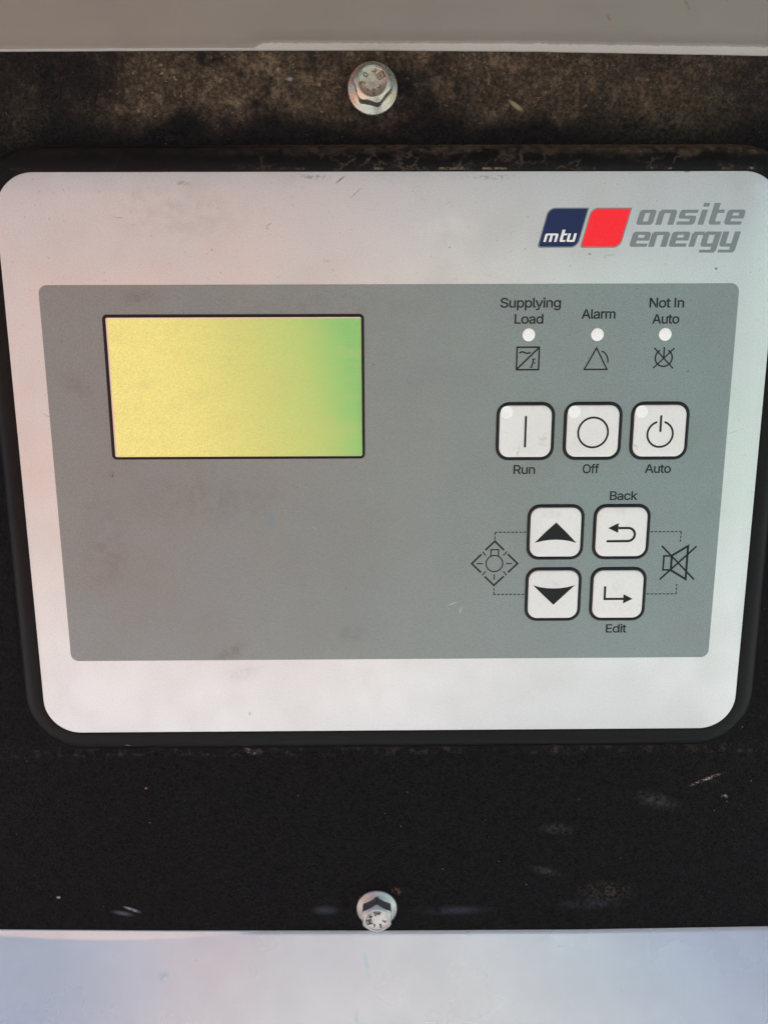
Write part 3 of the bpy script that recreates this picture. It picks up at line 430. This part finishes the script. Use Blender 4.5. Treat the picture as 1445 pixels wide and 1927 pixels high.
def fatten(L, d, outer):
    """move a closed contour outwards (holes inwards) by d"""
    sg = (1 if area(L) > 0 else -1) * (1 if outer else -1); n = len(L); out = []
    for i in range(n):
        a_, b_, c_ = Vector(L[i - 1]), Vector(L[i]), Vector(L[(i + 1) % n])
        t0 = (b_ - a_).normalized(); t1 = (c_ - b_).normalized(); t = t0 + t1
        if t.length < 1e-4: out.append(L[i]); continue
        t.normalize(); nn = Vector((t.y, -t.x)); k = max(.5, nn.dot(Vector((t0.y, -t0.x))))
        out.append(tuple(b_ + nn * (sg * d / k)))
    return out
GLYPHS['I'] = [.20, [[(.065, 0), (.065, .508), (.125, .508), (.125, 0)]]]
_r = GLYPHS['R'][1]
_k = _r[0].index((.096, .198))
_r[0], _h = _r[0][:_k] + [(.125, .198), (.125, 0)], [(.125, .255)] + _r[0][_k + 2:-2] + [(.125, .452)]
_r.append(_h)
CAP = max(p[1] for p in GLYPHS['E'][1][0])
def text(name, body, u0, u1, vb, cap, h, parent, mat=None, label=None):
    """body fitted between u0 and u1 on baseline vb with capitals cap high"""
    x = 0; items = []; lo = 9; hi = -9
    for ch in body:
        if ch == ' ': x += .16; continue
        adv, loops = GLYPHS[ch]
        for o in contours(loops):
            items.append([[(p[0] + x, p[1]) for p in fatten(L, .011, i == 0)] for i, L in enumerate(o)])
            lo = min(lo, min(p[0] for p in items[-1][0])); hi = max(hi, max(p[0] for p in items[-1][0]))
        x += adv - .03
    kx = (u1 - u0) / (hi - lo); ky = cap / CAP
    pb = PB(h, h + .03)
    for it in items: pb.poly([[(u0 + (p[0] - lo) * kx, vb - p[1] * ky) for p in L] for L in it])
    return pb.build(name, mat or M_ink, parent, label)

# ------------------------------------------------------------------ black backing plate
def grid_plate(name, label, cat):
    o = mesh(name, [(-300, -150, -6), (300, -150, -6), (300, 190, -6), (-300, 190, -6),
                    (-300, -150, -8), (300, -150, -8), (300, 190, -8), (-300, 190, -8)],
             [(0, 1, 2, 3), (7, 6, 5, 4), (0, 4, 5, 1), (1, 5, 6, 2), (2, 6, 7, 3), (3, 7, 4, 0)], M_plate, None, (0, 190, -6))
    o['label'] = label; o['category'] = cat
    return o
plate_o = grid_plate('mounting_plate', 'dusty black powder coated metal plate behind the control unit, holding two bolts', 'metal plate')

# ------------------------------------------------------------------ upper and lower painted sheets
random.seed(4)
def lerp_tab(tab, x):
    if x <= tab[0][0]: return tab[0][1]
    for (a_, fa), (b_, fb) in zip(tab, tab[1:]):
        if x <= b_: return fa + (fb - fa) * (x - a_) / (b_ - a_)
    return tab[-1][1]
UP_EDGE = [(-300, -121.1), (-107, -121.03), (-48.7, -121.27), (-4.8, -121.25), (39.2, -120.97), (105, -119.87), (300, -118.6)]
LOW_EDGE = [(-300, 159.2), (-135.7, 159.95), (-80.6, 160.96), (-2.55, 161.8), (67.7, 162.1), (132, 161.5), (300, 160.8)]

def strip(name, cols, mat, parent, org, smooth=50):
    """cols: for each u a list of (v, h) rows"""
    vs = []; fs = []; n = len(cols[0][1])
    for u, rows in cols: vs += [(u, v, h) for v, h in rows]
    for i in range(len(cols) - 1):
        for j in range(n - 1):
            a_ = i * n + j; fs.append((a_, a_ + n, a_ + n + 1, a_ + 1))
    return mesh(name, vs, fs, mat, parent, org, smooth)

us = [-300 + i * 4 for i in range(42)] + [-134 + i * .6 for i in range(448)] + [135 + i * 4 for i in range(42)]
upper = thing('upper_cover', 'aged beige grey painted sheet metal cover above the black plate', 'cover', (0, -120, -8))
cols = []; bead = []
for u in us:
    v = lerp_tab(UP_EDGE, u) + .05 * noise.noise(Vector((u * .15, 0, 1)))
    k = max(0.0, min(1.0, (u + 38) / 3.0))                     # the hem only shows right of the bolt's left
    rag = .22 * noise.noise(Vector((u * .9, 3, 0))) + .18 * noise.noise(Vector((u * .25, 9, 0)))
    hb = .35 + k * (1.25 + .003 * max(0, u) + rag)
    cols.append((u, [(-300, 0.0), (-200, -2.4), (-160, -4.0), (v - hb - 4, -5.0), (v - hb - 1.0, -5.0), (v - hb - .3, -4.97 + .10 * k), (v - hb, -5.02)]))
    bead.append((u, [(v - hb, -5.02), (v - hb + .12, -5.12), (v - .35, -5.35), (v - .08, -5.5), (v, -5.7), (v - .1, -7.0)]))
strip('cover_sheet', cols[::1], M_up, upper, (0, -160, -2))
strip('folded_hem', bead, M_bead, upper, (0, -120, -3), 60)
# unseen overhang above the cover, added to shade the panel's upper part
CAN = [(-300, 0.0), (-306, 7.0), (-306, 416.0), (-300, 420.0), (-288, 420.0)]
strip('added_shade_canopy', [(u, CAN) for u in (-420, 420)], M_up, upper, (0, -300, 8))

lower = thing('lower_cover', 'pale grey glossy painted sheet metal cover below the black plate', 'cover', (0, 160, -8))
cols = []
for u in us:
    v = lerp_tab(LOW_EDGE, u)
    k = math.sin(math.pi * max(0.0, min(1.0, (-47 - u) / 110.0))) ** 1.3
    b = .35 + 2.2 * k
    tilt = .56 + .26 * min(1.6, (u / 120) ** 2)
    rows = [(v + .6, -7.6), (v + .02, -5.95), (v, -5.85), (v + .08, -5.68), (v + .3, -5.5), (v + b, -5.35 + .12 * b)]
    for d in (b + .8, 3.5, 6, 9, 12, 16, 20, 25, 30, 36, 44, 60, 100, 200):
        d = max(d, b + .6)
        wv = .30 * noise.noise(Vector((u * .018, d * .03, 5))) + .08 * noise.noise(Vector((u * .05, d * .07, 8)))
        rows.append((v + d, -5.35 + .12 * b + tilt * (d - b) + wv * min(1, d / 12)))
    cols.append((u, rows))
strip('cover_sheet', cols, M_low, lower, (0, 200, -3), 50)

# ------------------------------------------------------------------ control unit
cu = thing('control_unit', 'grey and silver generator control panel with yellow green screen and white push buttons', 'control panel', (0, 91, -6))
FU, FT, FB = 111.6, -88.2, 82.3
prof = [(-.9, -1.5), (-.9, -.55), (0, -.5), (.12, -.42), (.35, -.30), (.8, -.24), (1.5, -.27)] + [(1.5 + 6.6 * math.sin(math.radians(t)), -.27 - 5.5 * (1 - math.cos(math.radians(t)))) for t in range(9, 90, 8)] + [(8.1, -5.8), (8.3, -5.95), (8.6, -6.02)]
sweep('bezel', prof, -FU, FT, FU, FB, 11.5, M_bezel, cu, n=18, smooth=75, org=(0, 0, -6))
sweep('faceplate', [(-.02, -1.2), (-.02, -.12), (-.08, -.03), (-.2, 0)], -FU, FT, FU, FB, 11.3, M_face, cu, n=18, cap=True, org=(0, 0, -1.2))
PB(0, .05).poly(rr(-101.5, -57.6, 101.5, 57.6, 2.4), 0).build('grey_label', M_gray, cu, 'dark grey printed field behind screen and keys')
# display
disp = PB(.05, .09).poly(rr(-82.9, -48.5, -8.4, -7.5, .5), 0).build('display', M_rim, cu, 'yellow green backlit screen')
PB(.09, .11).poly(rr(-82.35, -48.1, -8.5, -7.65, .3), 0).build('screen_glass', M_lcd, disp)
PB(.05, .16).poly([rr(-83.75, -49.3, -7.6, -6.85, 1.4), rr(-82.8, -48.4, -8.45, -7.6, .5)], 0).build('screen_border', M_inkw, disp)

# push buttons
def button(u, v, label, lamp=None):
    W_, H_ = 8.75, 8.7
    cap_ = sweep('push_button', [(-.9, .06), (-.98, .36), (-1.16, .46), (-1.6, .505), (-3.3, .515)], u - W_, v - H_, u + W_, v + H_, 3.9, M_key, cu, n=7, cap=True, smooth=60, label=label)
    sweep('button_border', [(.06, .05), (.06, .16), (-.08, .33), (-.4, .42), (-.75, .38), (-.95, .18), (-.97, .06)], u - W_, v - H_, u + W_, v + H_, 3.8, M_ink, cap_, n=7, smooth=60)
    if lamp: PB(.44, .54).poly(circle(lamp[0], lamp[1], 1.85, 36), 0).build('indicator_light', M_lamp, cap_)
    return cap_
def sym():
    q = PB(.47, .55); q.kw = 1.18
    return q
b = button(40.55, -14.85, 'white key with a vertical bar and a lamp, above Run', (34.8, -20.6))
sym().stroke([(40.55, -19.2), (40.53, -10.3)], .55, cap=True).build('bar_symbol', M_ink, b)
b = button(60.8, -14.85, 'white key with a circle and a lamp, above Off', (55.0, -20.65))
sym().poly([circle(60.88, -14.45, 4.78, 48), circle(60.88, -14.45, 4.18, 48)], 0).build('ring_symbol', M_ink, b)
b = button(80.95, -14.85, 'white key with a power symbol and a lamp, above Auto', (75.15, -20.65))
def arc(u, v, r, a0, a1, n=24): return [(u + r * math.cos(math.radians(a0 + (a1 - a0) * i / n)), v + r * math.sin(math.radians(a0 + (a1 - a0) * i / n))) for i in range(n + 1)]
q = sym(); q.stroke(arc(81.11, -13.85, 3.84, -70, 250), .5, cap=True); q.stroke([(81.1, -19.25), (81.13, -14.8)], .55, cap=True); q.build('power_symbol', M_ink, b)
b = button(50.9, 16.3, 'white key with a black up arrow')
q = sym(); q.poly([(44.5, 19.6), (47.6, 16.3), (50.97, 13.15), (54.3, 16.35), (57.45, 19.65), (55.3, 19.05), (53.1, 18.7), (50.98, 18.6), (48.8, 18.7), (46.6, 19.05)], 0); q.build('up_arrow_symbol', M_ink, b)
b = button(71.25, 16.3, 'white key with a bent return arrow, below Back')
q = sym(); q.poly([(67.05, 15.02), (70.2, 13.45), (70.2, 16.55)], 0)
q.stroke([(70.25, 15.03), (73.3, 15.03)] + arc(73.3, 17.1, 2.07, -80, 80, 14) + [(73.3, 19.17), (66.75, 19.2)], .62); q.build('return_arrow_symbol', M_ink, b)
b = button(50.95, 36.3, 'white key with a black down arrow')
q = sym(); q.poly([(44.5, 33.2), (46.6, 33.85), (48.9, 34.2), (51.06, 34.28), (53.2, 34.2), (55.5, 33.85), (57.6, 33.25), (54.4, 36.4), (51.1, 39.65), (47.7, 36.4)], 0); q.build('down_arrow_symbol', M_ink, b)
b = button(71.3, 36.35, 'white key with an enter arrow, above Edit')
q = sym(); q.stroke([(67.1, 33.7), (67.15, 37.83), (73.0, 37.83)], .6); q.poly([(75.95, 37.83), (73.0, 36.3), (73.0, 39.3)], 0); q.build('enter_arrow_symbol', M_ink, b)

# status lights and icons
for u, lab in ((40.7, 'round white lamp below Supplying Load'), (60.85, 'round white lamp below Alarm'), (80.83, 'round white lamp below Not In Auto')):
    vs = []; fs = []; K = 32; pr = [(1.86, .05), (1.84, .12), (1.7, .17), (1.2, .20), (.5, .22)]
    for r, h in pr: vs += [(p[0], p[1], h) for p in circle(u, -43.18, r, K)]
    for j in range(len(pr) - 1):
        for i in range(K): fs.append((j * K + i, j * K + (i + 1) % K, (j + 1) * K + (i + 1) % K, (j + 1) * K + i))
    fs.append(tuple(range((len(pr) - 1) * K, len(pr) * K)))
    mesh('status_light', vs, fs, M_lamp, cu, (u, -43.18, .05), 60, lab)
def ico():
    q = PB(.05, .08); q.kw = 1.3
    return q
q = ico(); q.stroke([(37.35, -39.6), (43.9, -39.6), (43.9, -33.1), (37.35, -33.1)], .36, closed=True); q.stroke([(37.5, -33.3), (43.75, -39.4)], .36)
q.stroke([(38.05, -37.85), (38.5, -38.2), (38.95, -38.3), (39.4, -38.15), (39.9, -37.95), (40.4, -37.8), (40.9, -37.9), (41.35, -38.2)], .34)
q.stroke([(41.9, -36.15), (42.8, -36.15)], .3); q.stroke([(42.3, -35.9), (41.85, -34.05)], .32); q.stroke([(41.2, -33.85), (42.1, -33.85)], .26); q.stroke([(42.5, -35.0), (42.95, -35.0)], .3)
q.build('supply_icon', M_ink, cu)
q = ico(); q.stroke([(60.8, -39.3), (57.45, -33.1), (64.2, -33.1)], .32, closed=True); q.stroke([(62.3, -38.35), (62.9, -38.2), (63.5, -37.7), (63.95, -37.0), (64.3, -36.1), (64.35, -35.0)], .3); q.build('alarm_icon', M_ink, cu)
q = ico(); q.stroke(arc(80.83, -36.4, 2.5, -62, 242), .33); q.stroke([(80.8, -39.5), (80.84, -36.65)], .33); q.stroke([(77.85, -39.29), (83.79, -33.34)], .3); q.stroke([(83.81, -39.2), (77.88, -33.42)], .3); q.build('not_auto_icon', M_ink, cu)
q = ico(); D = .42
q.stroke([(29.4, 21.95), (32.28, 19.08), (35.2, 21.98)], D); q.stroke([(28.2, 23.25), (25.25, 26.25), (28.2, 29.1)], D)
q.stroke([(36.4, 23.25), (39.5, 26.28), (36.6, 29.13)], D); q.stroke([(29.35, 30.4), (32.32, 33.3), (35.3, 30.4)], D)
for p0, p1 in (((28.5, 22.4), (29.6, 23.7)), ((36.15, 22.4), (34.95, 23.7)), ((26.75, 26.24), (28.78, 26.24)), ((35.85, 26.27), (37.86, 26.27)), ((28.6, 30.05), (29.65, 28.75)), ((36.2, 30.05), (35.15, 28.8)), ((32.32, 29.75), (32.32, 31.55))):
    q.stroke([p0, p1], .26)
q.stroke(circle(32.3, 26.25, 2.6, 36), .28, closed=True); q.stroke([(31.15, 23.75), (31.15, 21.8), (33.5, 21.8), (33.5, 23.75)], .3)
q.build('lamp_test_icon', M_ink, cu)
q = ico(); q.kw = 1.6; q.stroke([(87.35, 24.1), (85.05, 24.1), (85.05, 28.6), (87.35, 28.6)], .34); q.stroke([(87.5, 24.0), (92.35, 20.95), (92.35, 31.65), (87.5, 28.7)], .42, closed=True)
q.stroke([(84.2, 20.9), (95.0, 31.75)], .34); q.stroke([(95.0, 21.05), (84.2, 31.7)], .34); q.build('mute_icon', M_ink, cu)
for pts in ([(41.9, 16.28), (32.3, 16.28), (32.3, 18.6)], [(41.9, 36.3), (32.35, 36.3), (32.35, 33.75)], [(80.3, 16.33), (89.85, 16.33), (89.85, 19.6)], [(80.35, 36.42), (89.7, 36.42), (89.7, 33.2)]):
    ico().dashes(pts, .24, .85, .42).build('dashed_line', M_ink, cu)
for body, u0, u1, vb in (('Supplying', 32.1, 49.75, -50.95), ('Load', 36.35, 44.8, -46.38), ('Alarm', 55.9, 65.85, -47.75), ('Not In', 75.6, 85.75, -50.85),
                         ('Auto', 76.7, 84.65, -46.28), ('Run', 37.35, 43.95, -1.93), ('Off', 58.4, 63.4, -2.07), ('Auto', 77.35, 85.3, -2.07), ('Back', 67.15, 75.7, 6.28), ('Edit', 68.2, 74.75, 49.07)):
    text('lettering', body, u0, u1, vb, 2.66, .05, cu, label='black word %s' % body)

# printed logo
SH = .262
def sheared(L, u0, vb, k, kx=1.0): return [(u0 + (x * kx + SH * y) * k, vb - y * k) for x, y in L]
LG = {
 'o': (10, [[(1.0, 0), (8.6, 0), (9.6, .9), (9.9, 1.6), (9.9, 8.9), (9, 10), (1.4, 10), (.4, 9.1), (0, 8.3), (0, 1.1)], [(3.5, 2.2), (3.5, 7.8), (6.5, 7.8), (6.5, 2.2)]]),
 'n': (11, [[(0, 0), (0, 8.5), (1.3, 10), (9.3, 10), (10.4, 9.2), (10.8, 8.2), (10.8, 0), (7.2, 0), (7.2, 7.7), (3.5, 7.7), (3.5, 0)]]),
 's': (11, [[(0, 0), (9.2, 0), (10.4, .8), (10.7, 1.8), (10.7, 4.8), (9.9, 6.0), (3.5, 6.1), (3.5, 7.8), (10.7, 7.8), (10.7, 10), (1.3, 10), (.3, 9.2), (0, 8.2), (0, 5.1), (.8, 4.1), (7.2, 3.9), (7.2, 2.2), (0, 2.2)]]),
 'i': (3.5, [[(0, 0), (0, 10), (3.5, 10), (3.5, 0)], [(0, 12.0), (0, 14.4), (3.5, 14.4), (3.5, 12.0)]]),
 't': (7.6, [[(1.3, 0), (.3, .8), (0, 1.8), (0, 14.4), (3.6, 14.4), (3.6, 10), (7.4, 10), (7.4, 7.8), (3.6, 7.8), (3.6, 2.2), (7.2, 2.2), (7.2, 0)]]),
 'e': (11, [[(1.3, 0), (.3, .8), (0, 1.8), (0, 8.2), (.4, 9.3), (1.4, 10), (9.4, 10), (10.5, 9.2), (10.8, 8.2), (10.8, 4.1), (3.6, 4.1), (3.6, 2.2), (10.4, 2.2), (10.4, 0)], [(3.6, 6.0), (7.3, 6.0), (7.3, 7.9), (3.6, 7.9)]]),
 'r': (7, [[(0, 0), (0, 8.5), (1.3, 10), (6.9, 10), (6.9, 7.7), (3.5, 7.7), (3.5, 0)]]),
 'g': (11, [[(1.3, 0), (.3, .8), (0, 1.8), (0, 8.2), (.4, 9.3), (1.4, 10), (10.4, 10), (10.4, -2.4), (9.4, -3.9), (.5, -3.9), (.5, -2.0), (6.9, -2.0), (6.9, 0)], [(3.5, 2.2), (6.9, 2.2), (6.9, 7.8), (3.5, 7.8)]]),
 'y': (11, [[(0, 10), (3.6, 10), (3.6, 2.2), (6.9, 2.2), (6.9, 10), (10.4, 10), (10.4, -2.4), (9.4, -3.9), (.5, -3.9), (.5, -2.0), (6.9, -2.0), (6.9, 0), (1.3, 0), (.3, .8), (0, 1.8)]]),
 'm': (17, [[(0, 0), (0, 8.6), (1.2, 10), (15, 10), (16.2, 9), (16.5, 8), (16.5, 0), (13.3, 0), (13.3, 7.8), (9.9, 7.8), (9.9, 0), (6.7, 0), (6.7, 7.8), (3.2, 7.8), (3.2, 0)]]),
 'u': (11, [[(0, 10), (3.2, 10), (3.2, 2.2), (7.2, 2.2), (7.2, 10), (10.4, 10), (10.4, 0), (1.2, 0), (.3, .8), (0, 1.8)]]),
}
def logo_word(body, us_, vb, xh, parent, mat, h, label, kx=1.17):
    k = xh / 10; q = PB(h, h + .04)
    for ch, u0 in zip(body, us_):
        loops = LG[ch][1]
        if ch == 'i':
            for L in loops: q.poly(sheared(L, u0, vb, k, kx))
        else: q.poly([sheared(L, u0, vb, k, kx) for L in loops])
    return q.build('logo_lettering', mat, parent, label)
def badge(ub, vt, vb, mat, inner_mat, label):
    """slanted tile: rounded top left, sharp top right, rounded bottom right, small round bottom left"""
    Hh = vb - vt; Wd = 11.6
    def shp(g):
        L = rr(g, g, Wd - g, Hh - g, (1.9 - g * .4, .12, 1.9 - g * .4, .75), 7)
        return [(ub + x + .262 * (Hh - y), vt + y) for x, y in L]
    o = PB(0, .04).poly(shp(0), 0).build('logo_tile', mat, cu, label)
    PB(.04, .07).poly(shp(.32), 0).build('tile_fill', inner_mat, o)
    return o
t1 = badge(42.25, -78.45, -67.55, M_logo, M_blue, 'navy blue slanted logo tile with white letters mtu')
logo_word('mtu', (43.95, 48.5, 50.5), -69.15, 2.3, t1, M_white, .07, 'white letters mtu', 1.0)
badge(54.55, -78.42, -67.53, M_logo, M_red, 'red slanted logo tile')
logo_word('onsite', (70.3, 75.85, 81.85, 87.95, 90.95, 95.4), -73.75, 4.08, cu, M_logo, 0, 'grey slanted word onsite')
logo_word('energy', (68.65, 74.15, 79.95, 85.75, 89.05, 94.5), -67.74, 4.15, cu, M_logo, 0, 'grey slanted word energy')

# ------------------------------------------------------------------ flange bolts
def lathe_rows(rows, K):
    fs = []
    for j in range(rows - 1):
        for i in range(K):
            fs.append((j * K + i, j * K + (i + 1) % K, (j + 1) * K + (i + 1) % K, (j + 1) * K + i))
    return fs
def flange_bolt(u, v, label, mat, rot, body, tilt=(0, 0)):
    t = thing('flange_bolt', label, 'bolt', (u, v, -6), 'flange bolts')
    K = 96
    def ring(rf, h): return [(u + rf(i) * math.cos(2 * math.pi * i / K + rot), v + rf(i) * math.sin(2 * math.pi * i / K + rot), h) for i in range(K)]
    pr = [(7.0, -6.02), (7.12, -5.8), (7.1, -5.35), (6.85, -5.1), (6.3, -4.85), (5.6, -4.35), (5.0, -3.85), (4.4, -3.6)]
    vs = []
    for r, h in pr: vs += ring(lambda i, r=r: r, h)
    mesh('flange', vs, lathe_rows(len(pr), K), mat, t, (u, v, -6), 50)
    def hexr(i, a_=4.95, cap_=5.5):
        ph = math.degrees(2 * math.pi * i / K) % 60 - 30
        return min(a_ / math.cos(math.radians(ph)), cap_)
    zt = .55
    def htop(i): return zt - .25 - max(0, hexr(i) - 4.55) * .75
    vs = ring(hexr, -4.6)
    vs += [(u + hexr(i) * math.cos(2 * math.pi * i / K + rot), v + hexr(i) * math.sin(2 * math.pi * i / K + rot), htop(i) - .35) for i in range(K)]
    vs += [(u + (hexr(i) - .09) * math.cos(2 * math.pi * i / K + rot), v + (hexr(i) - .09) * math.sin(2 * math.pi * i / K + rot), htop(i) - .08) for i in range(K)]
    vs += [(u + (hexr(i) - .3) * math.cos(2 * math.pi * i / K + rot), v + (hexr(i) - .3) * math.sin(2 * math.pi * i / K + rot), htop(i) + .08) for i in range(K)]
    for r, h in ((4.35, zt - .12), (4.15, zt - .02), (4.0, zt), (3.85, zt - .03), (3.72, zt - .22), (3.6, zt - .30), (2.0, zt - .30), (1.0, zt - .33), (.35, zt - .37)):
        vs += ring(lambda i, r=r: r, h)
    fs = lathe_rows(13, K); fs.append(tuple(range(12 * K, 13 * K)))
    head = mesh('bolt_head', vs, fs, mat, t, (u, v, -4.6), 35)
    # raised stamp marks round the head
    q = PB(zt - .36, zt + .02)
    for ch, ang, sz in body:
        a_ = math.radians(ang); cu_, cv_ = u + 2.55 * math.cos(a_), v + 2.55 * math.sin(a_)
        ou, ov = math.cos(a_), math.sin(a_)                       # letter tops point outwards
        ru, rv = -ov, ou
        for o in contours(GLYPHS[ch][1]):
            wd = GLYPHS[ch][0]
            q.poly([[(cu_ + ru * (p[0] - wd / 2) * sz + ou * (p[1] - CAP / 2) * sz, cv_ + rv * (p[0] - wd / 2) * sz + ov * (p[1] - CAP / 2) * sz) for p in L] for L in o])
        if ch == 'B':
            hw, hh = .72, .85
            pts = [(-hw, -hh), (hw, -hh), (hw, hh), (-hw, hh)]
            q.stroke([(cu_ + ru * x + ou * y, cv_ + rv * x + ov * y) for x, y in pts], .16, closed=True)
    for a0 in (-78,):
        a_ = math.radians(a0 + math.degrees(0)); 
        cu_, cv_ = u + 2.5 * math.cos(a_ + body[0][3 - 1] * 0), v + 2.5 * math.sin(a_)
        q.stroke([(cu_ - .75, cv_ - .1), (cu_ + .05, cv_ + .05), (cu_ + .3, cv_ - .8)], .22); q.stroke([(cu_ + .05, cv_ + .05), (cu_ + .1, cv_ + .7)], .22); q.stroke([(cu_ + .25, cv_ + .1), (cu_ + .75, cv_ - .35)], .2)
    q.build('stamped_marks', M_stamp, head)
    return t
flange_bolt(-4.7, -111.4, 'warm tinted zinc hex flange bolt above the control unit, under the beige cover', M_bolt_w, math.radians(12),
            [('A', 38, 2.4), ('2', 82, 2.4), ('-', 122, 2.4), ('7', 172, 2.5), ('0', -140, 2.6), ('B', -33, 1.9)])
flange_bolt(-4.9, 152.6, 'silver hex flange bolt below the control unit, touching the edge of the lower cover', M_bolt_c, math.radians(30),
            [('A', -150, 2.3), ('2', -105, 2.3), ('7', 10, 2.3), ('0', 60, 2.3), ('L', 115, 2.3), ('B', 165, 1.7)])

# ------------------------------------------------------------------ ground, and unseen walls and container added behind the viewer to bounce coloured light
def ground():
    m = Mat('sunlit_concrete_ground')
    c = m.mix(m.mr(m.noise(.004, 6, .6), .35, .65), (.46, .48, .50), (.54, .56, .58))
    return m.out(c, .85, 0.0, m.bump(m.noise(.05, 5), 2, .4))
o = mesh('ground', [(-60000, 1200, -60000), (60000, 1200, -60000), (60000, 1200, 60000), (-60000, 1200, 60000)], [(0, 1, 2, 3)], ground(), None, (0, 1200, 0))
o['kind'] = 'structure'
def box(name, u0, u1, v0, v1, h0, h1, mat, label, cat, rag=0, nu=1, nv=1):
    vs = []; fs = []
    def face(f, n1, n2):
        b = len(vs)
        for i in range(n1 + 1):
            for j in range(n2 + 1):
                p = Vector(f(i / n1, j / n2))
                if rag: p += noise.noise_vector(p * .004) * rag
                vs.append(tuple(p))
        for i in range(n1):
            for j in range(n2):
                a_ = b + i * (n2 + 1) + j; fs.append((a_, a_ + 1, a_ + n2 + 2, a_ + n2 + 1))
    L = lambda a_, b_, t: a_ + (b_ - a_) * t
    face(lambda s_, t: (L(u0, u1, s_), L(v0, v1, t), h0), nu, nv); face(lambda s_, t: (L(u0, u1, s_), L(v0, v1, t), h1), nu, nv)
    face(lambda s_, t: (L(u0, u1, s_), v0, L(h0, h1, t)), nu, 3)
    face(lambda s_, t: (u0, L(v0, v1, s_), L(h0, h1, t)), nv, 3); face(lambda s_, t: (u1, L(v0, v1, s_), L(h0, h1, t)), nv, 3)
    o = mesh(name, vs, fs, mat, None, ((u0 + u1) / 2, v1, (h0 + h1) / 2))
    o['label'] = label; o['category'] = cat
m = Mat('terracotta_bounce'); c = m.mix(m.mr(m.noise(.006, 5, .6), .35, .65), (.35, .20, .155), (.44, .27, .215)); m.out(c, .9)
box('warm_bounce_wall', -6000, -350, -1000, 1200, 2300, 2500, m.m, 'added terracotta wall out of view, bouncing warm light onto the panel', 'wall')  # added out of view to bounce warm light onto the panel's left
low = Mat('beige_bounce'); c = low.mix(low.mr(low.noise(.01, 5, .6), .35, .65), (.38, .34, .29), (.46, .41, .35)); low.out(c, .9)
m = Mat('green_bounce'); c = m.mix(m.mr(m.noise(.006, 5, .6), .35, .65), (.25, .36, .32), (.31, .43, .385)); m.out(c, .7)
box('beige_bounce_wall', -350, 420, -900, 1200, 2320, 2480, low.m, 'added beige wall out of view, reflecting warm light between the terracotta wall and the green container', 'wall')  # added out of view; gives the panel's upper part a warm reflection
box('green_bounce_container', 420, 6000, -900, 1200, 2200, 4600, m.m, 'added pale green container out of view, bouncing greenish light onto the panel', 'container')  # added out of view to tint the panel's right side greenish
